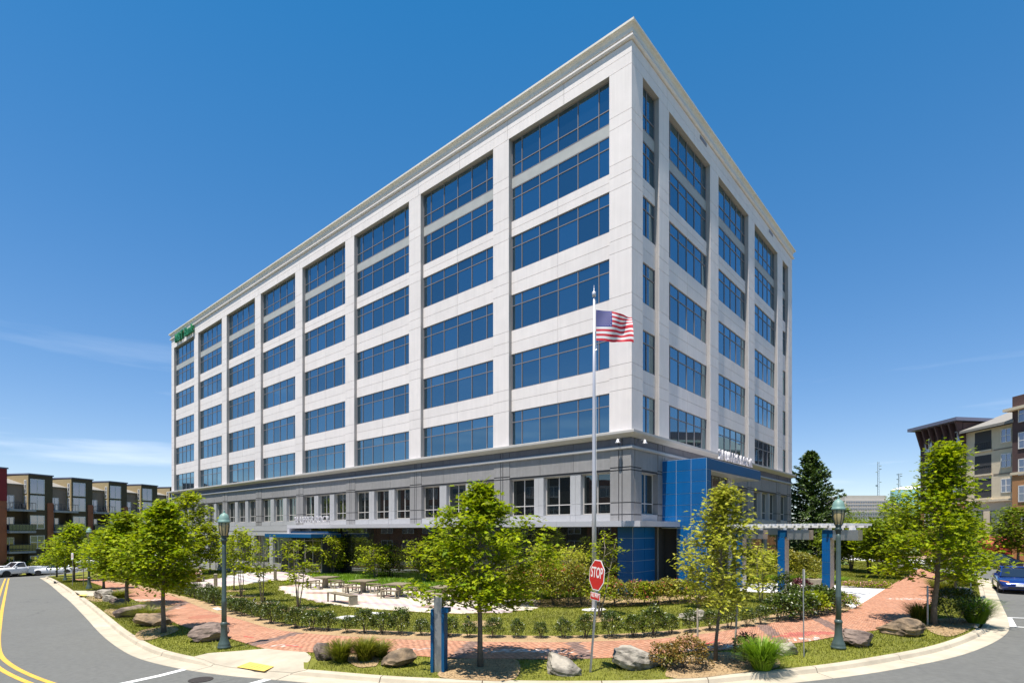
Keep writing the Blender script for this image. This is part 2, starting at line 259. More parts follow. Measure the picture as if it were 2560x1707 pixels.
MT = dict(
 white=M('white_precast', (.70, .65, .628), .75, .03, 1.2, .15, 60, big=.03, bigs=.3, orand=.022, streak=.045),
 joint=M('joint_sealant', (.36, .34, .33), .9, .05),
 soffit=M('cornice_paint', (.66, .62, .555), .6, .03, 2, big=.05, bigs=.5, orand=.02, streak=.05),
 core=M('dark_core', (.05, .05, .055), .9, 0),
 spgrey=M('grey_spandrel', (.36, .37, .36), .7, .08, 1.5),
 frame=M('window_frame_paint', (.205, .19, .20), .4, .03, spec=.4),
 framel=M('pale_window_frame', (.48, .45, .42), .45, .03),
 grey=M('grey_precast', (.245, .238, .235), .8, .06, 3, .3, 70, big=.06, bigs=.4, orand=.04, streak=.08),
 greyd=M('dark_grey_precast', (.135, .131, .142), .8, .06, 3, .3, 70, big=.06, bigs=.4, orand=.05, streak=.08),
 greyl=M('light_grey_pilaster', (.37, .37, .375), .75, .05, 3, .2, 70),
 alu=M('aluminium_panel', (.55, .54, .57), .35, .03, 2, metal=.3),
 steel=M('brushed_steel', (.50, .50, .50), .33, .06, 9, metal=.85),
 blue=M('blue_glazed_tile', (.002, .088, .27), .28, .06, 1, coat=.12, orand=.06, streak=.08),
 blued=M('blue_metal', (.002, .07, .175), .5, .05, 1, spec=.25),
 grout=M('pale_grout', (.42, .5, .58), .8, .05),
 glassu=glassy('tinted_glass', (.003, .010, .018), .29, (.54, .84, 1), .012, 1.40, .02, True),
 glassg=glassy('dark_glass', (.006, .007, .007), .10, (.9, 1, .95), .01, 1.5, .03),
 asphalt=cracks(M('asphalt', (.132, .132, .122), .85, .14, 6, .45, 160, big=.13, bigs=.3, tint2=(.112, .112, .104))),
 concrete=M('concrete', (.43, .375, .285), .85, .10, 3.5, .25, 90, big=.16, bigs=.7, orand=.04),
 white_conc=M('white_concrete', (.60, .585, .57), .8, .05, 2.5, .1, 90, big=.05, bigs=.5),
 pinkpave=M('pink_pavers', (.50, .405, .40), .8, .06, 4, .1, 60, island=.12),
 beigepave=M('beige_pavers', (.60, .535, .42), .8, .06, 4, .1, 60, island=.12),
 redpave=M('red_pavers', (.36, .235, .19), .8, .06, 4, island=.1),
 darkpave=M('dark_pavers', (.13, .13, .135), .8, .08, 4, .2, 60),
 brick=M('brick_pavers', (.41, .185, .105), .8, .06, 6, .2, 120, island=.24, tint2=(.46, .24, .15), big=.06, bigs=.35),
 brickd=M('dark_brick_pavers', (.20, .125, .10), .8, .08, 6, island=.35),
 brickw=M('bloom_stained_brick', (.56, .42, .36), .85, .2, 6, island=.6),
 sand=M('jointing_sand', (.33, .22, .16), .95, .15, 30),
 mulch=M('bark_mulch', (.35, .24, .125), .95, .30, 40, .9, 55, big=.15, bigs=1.2),
 lawn=M('lawn_soil', (.15, .155, .014), .95, .3, 14, .7, 60, big=.25, bigs=.5),
 land=M('land', (.09, .115, .03), .95, .25, .6, .5, 20, big=.3, bigs=.05),
 blade=M('grass_blade', (.135, .165, .006), .55, .18, .7, island=.7, big=.22, bigs=.5, trans=.4, tint2=(.24, .235, .022)),
 bladeb=M('tall_grass_blade', (.19, .32, .008), .5, .15, .8, island=.6, trans=.4, tint2=(.20, .33, .02)),
 yellow=M('yellow_road_paint', (.62, .36, .05), .7, .10, 12, big=.08, bigs=2),
 paint=M('white_road_paint', (.72, .72, .70), .7, .10, 14, big=.08, bigs=2),
 tact=M('yellow_tactile', (.66, .46, .10), .7, .08, 10),
 lampg=M('dark_green_lamp_paint', (.06, .088, .08), .42, .14, 5, .05, 60, metal=.1),
 lampv=M('verdigris_lamp_paint', (.16, .27, .235), .5, .14, 6, .05, 60),
 lampd=M('dark_lamp_paint', (.02, .04, .038), .45, .1, 6),
 amber=M('amber_lamp_glass', (.50, .40, .20), .25, .12, 5, coat=.3, trans=.2),
 galv=M('galvanised_steel', (.36, .36, .35), .4, .10, 12, metal=.75),
 signred=M('sign_red', (.50, .02, .018), .45, .05, 3),
 signwhite=M('sign_white', (.78, .77, .75), .5, .03),
 bark=M('bark', (.145, .115, .08), .9, .35, 9, .8, 30),
 barkl=M('pale_bark', (.24, .20, .15), .9, .25, 9, .6, 30),
 wood=M('weathered_wood', (.20, .16, .105), .8, .25, 9, .5, 25),
 stake=M('stake_wood', (.33, .29, .23), .85, .2, 9),
 rock=M('brown_boulder', (.25, .175, .105), .9, .35, 4, 2.2, 7, tint2=(.085, .062, .04), bigs=2.6),
 rockp=M('purple_grey_boulder', (.21, .155, .125), .9, .3, 4, 2.2, 7, tint2=(.08, .058, .05), bigs=2.6),
 rockg=M('pale_grey_boulder', (.34, .305, .25), .9, .25, 4, 2.2, 7, tint2=(.13, .115, .095), bigs=2.6),
 leaf=M('oak_leaf', (.15, .235, .003), .6, .2, .9, island=.7, trans=.48, tint2=(.34, .385, .005), spec=.25),
 leafy=M('yellow_green_leaf', (.27, .30, .014), .45, .2, .9, island=.7, trans=.48, tint2=(.44, .43, .06), spec=.25),
 leafm=M('myrtle_leaf', (.165, .235, .004), .6, .2, .9, island=.7, trans=.46, tint2=(.33, .355, .008), spec=.25),
 leafd=M('boxwood_leaf', (.03, .055, .006), .35, .2, 1.5, island=.8, trans=.3, tint2=(.09, .125, .008)),
 leafr=M('rose_leaf', (.16, .185, .010), .45, .2, 1.2, island=.7, trans=.38, tint2=(.28, .235, .025)),
 leaft=M('bronze_leaf', (.13, .115, .02), .5, .2, 1.2, island=.7, trans=.3, tint2=(.23, .12, .02)),
 leafb=M('far_leaf', (.09, .14, .008), .5, .2, .5, island=.6, trans=.4, tint2=(.18, .23, .006), spec=.25),
 needle=M('spruce_needle', (.035, .075, .016), .5, .2, .8, island=.8, trans=.2, tint2=(.10, .16, .02)),
 maroon=M('maroon_leaf', (.13, .03, .04), .5, .2, 2, island=.6, trans=.2),
 pink=M('pink_petal', (.60, .05, .07), .5, .1, 5, island=.4, trans=.2),
 pinkl=M('pale_pink_petal', (.62, .30, .30), .5, .1, 5, island=.4, trans=.2),
 black=M('black_plastic', (.012, .012, .013), .4, 0),
 tyre=M('tyre_rubber', (.018, .018, .02), .8, .1),
 rim=M('wheel_alloy', (.45, .45, .46), .3, .05, metal=.8),
 carwhite=M('white_car_paint', (.72, .73, .75), .25, .01, coat=.8),
 carblue=M('blue_car_paint', (.012, .035, .19), .22, .02, metal=.35, coat=1),
 carblack=M('black_car_paint', (.008, .008, .010), .2, 0, coat=1),
 carglass=glassy('car_glass', (.012, .014, .017), .10, (.8, .9, 1), .02, 1.5),
 headl=M('headlamp_lens', (.55, .56, .58), .1, .1, 20, metal=.4, coat=1),
 amberl=M('amber_indicator', (.75, .30, .02), .2, .05, coat=1),
 taill=M('tail_lamp', (.35, .012, .012), .15, .05, coat=1),
 brickw1=M('orange_brick_wall', (.40, .20, .085), .85, .14, 14, .4, 40, big=.10, bigs=.4),
 brickw2=M('red_brick_wall', (.28, .10, .052), .85, .16, 14, .4, 40, big=.12, bigs=.4),
 brickb=M('dark_brown_brick', (.085, .048, .045), .85, .14, 12, .4, 40, big=.12, bigs=.4),
 brownst=M('olive_brown_stucco', (.075, .058, .032), .85, .08, 4, .2, 40, big=.08, bigs=.3),
 tanst=M('tan_stucco', (.36, .275, .145), .85, .06, 4, .2, 40, big=.06, bigs=.3),
 taupe=M('taupe_stucco', (.23, .19, .155), .85, .06, 4, .2, 40),
 cream=M('cream_siding', (.62, .53, .39), .8, .05, 3, big=.05, bigs=.3),
 redst=M('dark_red_panel', (.20, .012, .016), .7, .06, 3),
 shingle=M('grey_shingles', (.24, .225, .20), .9, .15, 6, .4, 14),
 slateb=M('blue_grey_fascia', (.13, .14, .21), .6, .05),
 trimw=M('white_trim', (.70, .69, .67), .6, .03),
 aptglass=glassy('apartment_glass', (.02, .022, .028), .22, (.85, .85, 1), .02, 1.5),
 rail=M('dark_railing', (.05, .05, .055), .5, .05),
 balc=M('balcony_slab', (.30, .31, .34), .7, .06),
 awn=M('red_awning', (.33, .05, .035), .7, .08),
 beige_b=M('far_office_concrete', (.45, .41, .37), .8, .05, .2),
 tank=M('pale_blue_tank', (.33, .60, .64), .5, .04, .1),
 tankd=M('tank_dome_white', (.78, .80, .82), .5, .02),
 mast=M('lattice_steel', (.22, .28, .33), .6, .05),
 skin=M('skin', (.52, .30, .21), .55, .04),
 shirt=M('pale_shirt', (.62, .55, .53), .85, .08, 20),
 shorts=M('dark_shorts', (.02, .02, .025), .85, .1, 20),
 hair=M('dark_hair', (.03, .018, .012), .55, .2, 60),
 bag=M('orange_bag', (.42, .15, .04), .7, .1, 8),
 flagr=M('flag_red', (.55, .02, .04), .7, .05, 6, trans=.25), flagw=M('flag_white', (.72, .71, .72), .7, .04, 6, trans=.25), flagb=M('flag_blue', (.018, .022, .22), .7, .05, 6, trans=.2),
 green=M('sign_green', (.006, .16, .05), .5, .03),
 stone=M('stone_furniture', (.30, .26, .19), .85, .12, 8, .3, 50),
)
# ================================================================== OFFICE BUILDING
class Fr:
    """a facade frame: t along the wall, o outwards, z up"""
    def __init__(s, d, n, c=CORNER): s.d, s.n, s.c = d, n, c
    def p(s, t, o, z): return (s.c[0] + s.d[0]*t + s.n[0]*o, s.c[1] + s.d[1]*t + s.n[1]*o, z)
    def box(s, mb, t0, t1, o0, o1, z0, z1, m=0):
        return mb.hexa([s.p(t0,o0,z0), s.p(t1,o0,z0), s.p(t1,o1,z0), s.p(t0,o1,z0), s.p(t0,o0,z1), s.p(t1,o0,z1), s.p(t1,o1,z1), s.p(t0,o1,z1)], m)
    def one(s, name, mat, par, *a): return s.box(MB(), *a).build(name, mat, par)
    def quad(s, mb, t0, t1, o, z0, z1, m=0): mb.add([s.p(t0,o,z0), s.p(t1,o,z0), s.p(t1,o,z1), s.p(t0,o,z1)], [(0,1,2,3)], m)
    def pix(s, t, o, z):
        x, y, z = s.p(t, o, z); return CX + F*x/y, HY - F*(z-H)/y
LFr, RFr = Fr(DL, NL), Fr(DR, NR)
off = empty('office_building', (CORNER[0], CORNER[1], 0), 0, 'white and grey office block with blue glass rows on the street corner', 'building')
def own(o):       # parts are modelled in world space
    o.matrix_parent_inverse = Matrix.Translation((-CORNER[0], -CORNER[1], 0)); return o
ONE = []
def part(fr, name, mat, *a, parent=None):
    o = fr.one(name, mat, parent or off, *a)
    if parent is None: own(o)
    return o
ROWS = [(9.45, 11.75), (13.15, 15.48), (17.0, 19.35), (20.85, 23.15), (24.12, 26.32), (26.98, 29.42)]
LBAY = [(1.28 + 8.9*i, 1.28 + 8.9*i + 7.5) for i in range(8)]; LLEN = 72.1
RBAY = [(1.15, 3.15), (4.5, 11.0), (12.55, 19.05), (20.6, 27.1), (28.75, 30.65)]; RLEN = 32.0
ZTOP = 31.6
# core behind everything
mb = MB(); a_, b_, c_, d_ = LFr.p(.36,-.36,0), LFr.p(LLEN-.05,-.36,0), None, RFr.p(RLEN-.05,-.36,0)
q = [Vector(LFr.p(.0,0,0)[:2]) + Vector(NL)*-.36 + Vector(NR)*-.36, Vector(LFr.p(LLEN-.3,0,0)[:2]) + Vector(NL)*-.36, Vector(LFr.p(LLEN-.3,0,0)[:2]) + Vector(DR)*(RLEN-.3), Vector(RFr.p(RLEN-.3,0,0)[:2]) + Vector(NR)*-.36]
mb.prism([tuple(v) for v in reversed(q)], -3, 31.0); own(mb.build('core_wall', MT['core'], off))
G = .011    # half a joint
LINES = []
zc = [(ROWS[i][1] + ROWS[i+1][0]) / 2 for i in range(4)]
zs = [9.42]
for c in zc: zs += [c - .70, c, c + .70]
zs += [26.32, 26.98, 29.42]
def piers(fr, bays, L, p_far):
    eds = [0 if fr is LFr else .362] + [e for b in bays for e in b] + [L]
    for k in range(0, len(eds), 2):
        t0, t1 = eds[k], eds[k+1]
        e = .12
        if k == 0 and fr is LFr: t0 = -.12
        for za, zb in zip(zs[:-1], zs[1:]):
            part(fr, 'pier_panel', MT['white'], t0 + (G if k else 0), t1 - (0 if k == len(eds)-2 else 0), -.35, e, za + G, zb - G)
        part(fr, 'pier_backing', MT['joint'], t0 + .01, t1 - .01, -.35, e - .02, 9.3, 29.5)
PANE = []     # (pixel area, parent, frame, quad)
WINS = []
def window(fr, t0, t1, z0, z1, cols, rowsz, mat, fm, o=-.26, fw=.05, mid=.0):
    """frame with mullions; panes are listed and made later, largest first"""
    mb = MB()
    ts = [t0]; 
    for c in cols: ts.append(ts[-1] + c * (t1 - t0))
    ts[-1] = t1; zz = [z0] + list(rowsz) + [z1]
    for i, t in enumerate(ts):
        a, b = (t, t + fw) if i == 0 else ((t - fw, t) if i == len(ts)-1 else (t - fw/2, t + fw/2))
        fr.box(mb, a, b, o, o + .07, z0, z1)
    for i, z in enumerate(zz):
        a, b = (z, z + fw) if i == 0 else ((z - fw, z) if i == len(zz)-1 else (z - fw/2, z + fw/2))
        fr.box(mb, t0, t1, o + .002, o + .066, a, b)
    w_ = own(mb.build('window', fm, off))
    for i in range(len(ts)-1):
        for j in range(len(zz)-1):
            c = [fr.pix(t, o, z) for t, z in ((ts[i], zz[j]), (ts[i+1], zz[j]), (ts[i+1], zz[j+1]), (ts[i], zz[j+1]))]
            ar = abs(sum(c[k][0]*c[(k+1) % 4][1] - c[(k+1) % 4][0]*c[k][1] for k in range(4))) / 2
            PANE.append((ar, w_, fr, (ts[i] + .01, ts[i+1] - .01, o + .03, zz[j] + .01, zz[j+1] - .01), mat))
    return w_
def cols6(w_): n = .115; return [n] + [(1 - 2*n)/4]*4 + [n]
for fr, bays, L in ((LFr, LBAY, LLEN), (RFr, RBAY, RLEN)):
    piers(fr, bays, L, 0)
    for bi, (t0, t1) in enumerate(bays):
        wide = t1 - t0 > 3; cs = cols6(t1 - t0) if wide else [.5, .5]
        for ri, (z0, z1) in enumerate(ROWS):
            tz = z0 + (z1 - z0) * (.34 if ri == 5 else .69)
            window(fr, t0 + .004, t1 - .004, z0 + .004, z1 - .004, cs, [tz], MT['glassu'], MT['frame'], o=-.235)
        for c, (za, zb) in zip(zc, [(ROWS[i][1], ROWS[i+1][0]) for i in range(4)]):
            ms = [t0, (t0+t1)/2, t1] if wide else [t0, t1]
            for ta, tb in zip(ms[:-1], ms[1:]):
                part(fr, 'spandrel_panel', MT['white'], ta + G, tb - G, -.35, -.13, za, c - G)
                part(fr, 'spandrel_panel', MT['white'], ta + G, tb - G, -.35, -.13, c + G, zb)
            part(fr, 'spandrel_backing', MT['joint'], t0 + .01, t1 - .01, -.35, -.15, za + .02, zb - .02)
        part(fr, 'grey_spandrel', MT['spgrey'], t0 + .01, t1 - .01, -.35, -.17, 26.33, 26.97)
    # top band of panels and cornice
    n = 16 if fr is LFr else 8
    s0 = -.12 if fr is LFr else .362
    for k in range(n):
        ta = s0 + (L - s0) * k / n; tb = s0 + (L - s0) * (k+1) / n
        for za, zb in ((29.42, 30.05), (30.05, 30.68)):
            part(fr, 'frieze_panel', MT['white'], ta + (G if k else 0), tb - (G if k < n-1 else 0), -.35, .12, za + G, zb - G)
    part(fr, 'frieze_backing', MT['joint'], s0 + .02, L - .02, -.35, .10, 29.43, 30.9)
def band(prof, z0, nm, mat, nseg, L0=-1, cap=True, ext=0.):
    """moulding round both street facades: prof = [(o, z)...] swept along L then R with a mitred corner, cut in segments"""
    for fr, L, n in ((LFr, LLEN, nseg), (RFr, RLEN, max(2, nseg // 2))):
        for k in range(n):
            mb = MB(); ta = L * k / n; tb = L * (k+1) / n - (.012 if k < n-1 else 0)
            A = []; B = []
            for o, z in prof:
                A.append(fr.p(-o if k == 0 else ta, o, z)); B.append(fr.p(tb + (o if k == n-1 else 0), o, z))
            m = len(prof); mb.add(A + B, [(i, (i+1) % m, m + (i+1) % m, m + i) for i in range(m)] + [tuple(range(m)), tuple(reversed(range(m, 2*m)))])
            own(mb.build(nm, mat, off))
band([(-.3, 30.70), (.20, 30.70), (.27, 30.78), (.27, 30.88), (.16, 30.96), (-.3, 30.96)], 0, 'cornice_moulding', MT['white'], 12)
band([(-.3, 30.965), (.14, 30.965), (.14, 31.18), (-.3, 31.18)], 0, 'cornice_fascia', MT['white'], 12)
band([(-.3, 31.185), (.15, 31.185), (.20, 31.28), (.28, 31.40), (.38, 31.46), (.38, 31.58), (.33, 31.62), (-.3, 31.62)], 0, 'cornice_cap', MT['soffit'], 16)
q2 = [Vector(LFr.p(0,0,0)[:2]) + Vector(NL)*.2 + Vector(NR)*.2, Vector(LFr.p(LLEN,0,0)[:2]) + Vector(NL)*.2, Vector(LFr.p(LLEN,0,0)[:2]) + Vector(DR)*RLEN, Vector(RFr.p(RLEN,0,0)[:2]) + Vector(NR)*.2]
own(MB().prism([tuple(v) for v in reversed(q2)], 31.05, 31.55).build('roof', MT['soffit'], off))
# grey storey
band([(-.3, 9.10), (.10, 9.10), (.20, 9.18), (.34, 9.24), (.42, 9.30), (.42, 9.43), (.34, 9.46), (-.3, 9.46)], 0, 'grey_cornice', M('grey_cornice_stone', (.42, .405, .385), .75, .05, 3), 18)
band([(-.3, 8.46), (.10, 8.46), (.18, 8.50), (.18, 8.60), (.10, 8.66), (-.3, 8.66)], 0, 'grey_moulding', MT['greyl'], 18)
def gpanel(fr, nm, mat, t0, t1, o, z0, z1): return part(fr, nm, mat, t0 + .012, t1 - .012, -.35, o, z0 + .012, z1 - .012)
for fr, bays, L in ((LFr, LBAY, LLEN), (RFr, [(1.15, 3.15), (4.6, 11.0), (12.55, 19.05), (20.6, 27.1), (28.4, 30.65)], RLEN)):
    eds = [.0 if fr is LFr else .365] + [e for b in bays for e in b] + [L]
    if fr is LFr: eds[0] = -.05
    part(fr, 'grey_backing', MT['core'], eds[0] + .05, L - .05, -.36, .0, 7.3, 9.2)
    for k in range(0, len(eds), 2):       # pilasters with a pair of grooves
        t0, t1 = eds[k], eds[k+1]
        part(fr, 'pilaster_backing', MT['core'], t0 + .02, t1 - .02, -.35, .03, 4.3, 9.2)
        mid = (t0 + t1) / 2
        gs = [(t0, mid - .12), (mid - .09, mid + .09), (mid + .12, t1)] if t1 - t0 > .9 else [(t0, t1)]
        for a, b in gs:
            gpanel(fr, 'frieze_panel', MT['greyd'], a, b, .055, 8.66, 9.12)
            for za, zb in ((4.50, 4.86), (4.89, 5.52), (5.55, 7.30), (7.34, 7.46), (7.50, 8.46)):
                gpanel(fr, 'pilaster_panel', MT['grey'], a, b, .055, za, zb)
    for t0, t1 in bays:
        n = 3 if t1 - t0 > 3 else 1
        for i in range(n):
            a = t0 + (t1-t0)*i/n; b = t0 + (t1-t0)*(i+1)/n
            gpanel(fr, 'frieze_panel', MT['greyd'], a, b, .03, 8.66, 9.12); gpanel(fr, 'frieze_panel', MT['grey'], a, b, .03, 7.40, 8.46)
        ww = 2.0 if n == 3 else t1 - t0; gap = (t1 - t0 - n*ww) / max(1, n-1)
        for i in range(n):
            a = t0 + i*(ww + gap)
            if not (fr is RFr and 3.9 < a < 9.5):
                window(fr, a + .004, a + ww - .004, 4.92, 7.27, [.5, .5], [5.54], MT['glassg'], MT['framel'], o=-.34, fw=.055)
            part(fr, 'window_head', MT['greyl'], a, a + ww, -.35, -.02, 7.28, 7.40)
            part(fr, 'window_sill', MT['greyl'], a, a + ww, -.35, .02, 4.50, 4.90)
            if i < n-1:
                m_ = a + ww + gap/2
                for x0, x1 in ((a + ww, m_), (m_, a + ww + gap)):
                    for za, zb in ((4.50, 4.88), (4.88, 5.53), (5.53, 7.25)):
                        part(fr, 'mullion_pilaster', MT['greyl'], x0 + .006, x1 - .006, -.35, .0, za + .006, zb - .006)
                part(fr, 'mullion_pilaster', MT['greyl'], a + ww + .01, a + ww + gap - .01, -.35, -.02, 7.26, 7.39)
# flood lights near the corner
for fr, t in ((LFr, .55), (RFr, .75)):
    mb = MB(); c = Vector(fr.p(t, .45, 8.86)); mb.tube([fr.p(t, .05, 8.95), fr.p(t, .30, 9.0), fr.p(t, .42, 8.97)], .03, 6); 
    mb.lathe([(.04, .14), (.07, .10), (.09, 0), (.15, -.06), (.15, -.08)], tuple(c), 12)
    own(mb.build('flood_light', MT['alu'], off, smooth=True))
# canopy round the corner
for fr, ta, tb, n in ((LFr, -1.2, 36.4, 14), (RFr, .0, 3.65, 2)):
    for k in range(n):
        a = ta + (tb-ta)*k/n; b = ta + (tb-ta)*(k+1)/n
        if fr is LFr and k == 0: part(fr, 'canopy_panel', MT['alu'], a, b - .01, -.2, 1.2, 4.20, 4.50)
        elif fr is RFr: part(fr, 'canopy_panel', MT['alu'], a, b - .01, -.2, 1.196, 4.202, 4.498)
        else: part(fr, 'canopy_panel', MT['alu'], a, b - .01, -.2, 1.2, 4.20, 4.50)
# ground floor, left facade: dark glass wall
nG = 16
G0 = .85
for k in range(nG):
    a = G0 + (28.7-G0)*k/nG; b = G0 + (28.7-G0)*(k+1)/nG
    for za, zb in ((-.6, 1.1), (1.1, 2.9), (2.9, 4.19)):
        mb = MB(); LFr.box(mb, a + .015, b - .015, -.02, .0, za + .012, zb - .012); own(mb.build('glass_panel', MT['glassg'], off))
own(LFr.box(MB(), G0, 28.7, -.3, -.03, -.6, 4.19).build('glass_wall_backing', MT['core'], off))
# entrance vestibule and blue canopies
for k in range(5):
    a = 29.5 + 7.4*k/5; b = 29.5 + 7.4*(k+1)/5
    for za, zb in ((-.8, 1.3), (1.3, 3.3)):
        own(LFr.box(MB(), a + .015, b - .015, 1.48, 1.5, za + .01, zb - .01).build('glass_panel', MT['glassg'], off))
own(LFr.box(MB(), 29.5, 36.9, -.3, 1.47, -.8, 3.3).build('vestibule_core', MT['core'], off))
for k in range(6):
    z = (-.8, 3.24)
    t = 29.5 + 7.4*k/5; own(LFr.box(MB(), t - .03, t + .03, 1.44, 1.54, *z).build('mullion', MT['galv'], off))
own(LFr.box(MB(), 29.5, 36.9, 1.45, 1.53, 3.05, 3.12).build('mullion', MT['galv'], off))
part(LFr, 'blue_canopy', MT['blued'], 28.8, 37.4, 0, 2.9, 3.36, 3.68)
part(LFr, 'blue_canopy_top', MT['alu'], 28.85, 37.35, 0, 2.85, 3.682, 3.72)
part(LFr, 'blue_canopy_upstand', MT['blued'], 29.3, 36.3, 0, 1.0, 3.722, 3.9)
part(LFr, 'transom_glass', MT['glassg'], 28.9, 36.2, -.1, .05, 3.9, 4.19)
part(LFr, 'canopy_return', MT['alu'], 36.0, 36.4, 0, 1.18, 3.73, 4.195)
# ground floor farther along: grey wall with openings
part(LFr, 'grey_wall', MT['greyl'], 36.42, LLEN, -.3, .05, 3.45, 4.48)
part(LFr, 'grey_wall_strip', MT['grey'], 36.42, LLEN, -.3, .07, 3.90, 3.96)
tt = 37.4
for i in range(8):
    t0 = 37.4 + 4.35*i
    part(LFr, 'column', MT['greyl'], t0, t0 + .75, -.3, .06, -2.2, 3.45)
    if i < 7 or True:
        t1 = min(t0 + 4.35, LLEN - .1)
        window(LFr, t0 + .76, t1 - .01, .55, 3.44, [.25, .25, .25, .25], [1.2], MT['glassg'], MT['galv'], o=-.2, fw=.06)
        part(LFr, 'plinth', MT['grey'], t0 + .76, t1, -.3, .02, -2.4, .54)
# signs
def text(name, s, size, ext, mat, M4, parent=None, bold=0., sx=1.):
    me = glyph(s, size, ext, bold).copy()
    me.transform(M4 @ Matrix.Diagonal((sx, 1, 1, 1))); me.materials.clear(); me.materials.append(mat)
    return link(name, me, parent)
def face_m(fr, t, o, z):     # letters stand on (t,o,z), read along the wall from outside
    x = Vector((*fr.d, 0)); x = -x if fr is LFr else x
    y = Vector((0, 0, 1)); zz = Vector((*fr.n, 0)); p = fr.p(t, o, z)
    return Matrix(((x.x, y.x, zz.x, p[0]), (x.y, y.y, zz.y, p[1]), (x.z, y.z, zz.z, p[2]), (0, 0, 0, 1)))
def lettering(s_, size, ext, mat, M4, bold):
    hold = empty('sign'); hold.parent = off; own(hold)
    width = lambda q: glyph_w(q, size, ext, bold)
    tot = width(s_)
    for i, ch in enumerate(s_):
        if ch == ' ': continue
        x = width(s_[:i+1]) - width(ch)/2 - tot/2; o = text('letter', ch, size, ext, mat, M4 @ Matrix.Translation((x, 0, 0)), hold, bold)
lettering('21 UPPER ROCK', .88, .05, MT['alu'], face_m(LFr, 32.2, 1.02, 4.52), .0)
lettering('M&T Bank', 1.55, .12, MT['green'], face_m(LFr, 66.6, .30, 29.55), .03)
lettering('21 UPPER ROCK', .86, .06, MT['alu'], face_m(RFr, 9.4, 2.45, 8.16), .0)
# ---- right facade ground floor: blue tiles, tower, entrance
def tiles(fr_p, nu, nz, u0, u1, z0, z1, nm='tile', parent=off, th=.03, mat=None, stag=False):
    for j in range(nz):
        for i in range(nu):
            a = u0 + (u1-u0)*i/nu; b = u0 + (u1-u0)*(i+1)/nu; za = z0 + (z1-z0)*j/nz; zb = z0 + (z1-z0)*(j+1)/nz
            p0, p1, n = fr_p(a + .013), fr_p(b - .013), fr_p(None)
            mb = MB(); e = Vector((*n, 0)) * th
            c = [Vector((*p0, za + .013)), Vector((*p1, za + .013)), Vector((*p1, zb - .013)), Vector((*p0, zb - .013))]
            mb.hexa([c[0], c[1], c[1] + e, c[0] + e, c[3], c[2], c[2] + e, c[3] + e]); own(mb.build(nm, mat or MT['blue'], parent))
part(RFr, 'blue_wall_core', MT['grout'], .05, 2.6, -.3, .10, -.3, 4.19)
tiles(lambda u: NR if u is None else RFr.p(u, .10, 0)[:2], 2, 7, .05, 2.6, -.2, 4.19)
part(LFr, 'blue_wall_core', MT['grout'], -.06, .80, -.28, .02, -.3, 4.19)
tiles(lambda u: NL if u is None else LFr.p(u, .02, 0)[:2], 1, 7, -.12, .80, -.2, 4.19)
part(RFr, 'dark_recess', MT['core'], 2.6, 4.2, -.3, -.05, -.3, 4.19)
part(RFr, 'recess_edge_trim', MT['alu'], 3.28, 3.32, -.05, .0, -.3, 4.19)
TT0, TT1, TO = 3.72, 4.35, 2.75
part(RFr, 'tower_core', MT['grout'], TT0 + .03, TT1, .0, TO - .03, 4.10, 8.12)
part(RFr, 'tower_core', MT['grout'], TT0 + .03, TT1, .95, TO - .03, -.3, 4.10)
nTL = (-DR[0], -DR[1])
tiles(lambda u: nTL if u is None else RFr.p(TT0 + .03, u, 0)[:2], 3, 6, .02, TO - .03, 4.14, 8.12)
tiles(lambda u: nTL if u is None else RFr.p(TT0 + .03, u, 0)[:2], 2, 7, .97, TO - .03, -.3, 4.10)
tiles(lambda u: NR if u is None else RFr.p(u, TO - .03, 0)[:2], 1, 13, TT0 + .03, TT1, -.3, 8.12, mat=MT['blued'])
part(RFr, 'blue_fascia', MT['blued'], TT1 + .002, 13.4, 0, TO - .01, 7.50, 8.10)
part(RFr, 'fascia_top', MT['alu'], TT1 + .01, 13.35, 0, TO - .05, 8.102, 8.14)
part(RFr, 'fascia_soffit', MT['alu'], TT1 + .05, 13.3, .05, TO - .1, 7.44, 7.498)
for k in range(4):
    a = TT1 + .1 + 5.2*k/4; b = TT1 + .1 + 5.2*(k+1)/4
    for za, zb in ((-.3, 2.2), (2.2, 4.5), (4.5, 6.0), (6.0, 7.43)):
        own(RFr.box(MB(), a + .02, b - .02, 1.70, 1.74, za + .02, zb - .02).build('glass_panel', MT['glassg'], off))
own(RFr.box(MB(), TT1 + .02, 9.6, -.2, 1.69, -.3, 7.43).build('vestibule_core', MT['core'], off))
for k in range(5):
    t = TT1 + .1 + 5.2*k/4; own(RFr.box(MB(), t - .035, t + .035, 1.66, 1.79, -.3, 7.43).build('mullion', MT['frame'], off))
for z in (2.2, 4.5, 6.0): own(RFr.box(MB(), TT1 + .1, 9.6, 1.665, 1.78, z - .035, z + .035).build('mullion', MT['frame'], off))
part(RFr, 'entrance_column', MT['greyl'], 9.62, 10.35, 1.1, 1.85, -.3, 7.43)
part(RFr, 'grey_wall', MT['grey'], 9.7, RLEN, -.3, .04, 3.6, 4.48)
for i in range(5):
    t0 = 10.6 + 4.3*i; part(RFr, 'column', MT['grey'], t0, t0 + .7, -.3, .05, -.3, 3.6)
    t1 = min(t0 + 4.3, RLEN)
    for k in range(3):
        a = t0 + .7 + (t1 - t0 - .7)*k/3; b = t0 + .7 + (t1 - t0 - .7)*(k+1)/3
        own(RFr.box(MB(), a + .02, b - .02, -.12, -.08, -.3, 3.58).build('glass_panel', MT['glassg'], off))
# vents in the right frieze
for t in (9.2, 24.5): own(RFr.box(MB(), t, t + 1.1, .12, .15, 30.3, 30.55).build('vent_grille', MT['frame'], off))
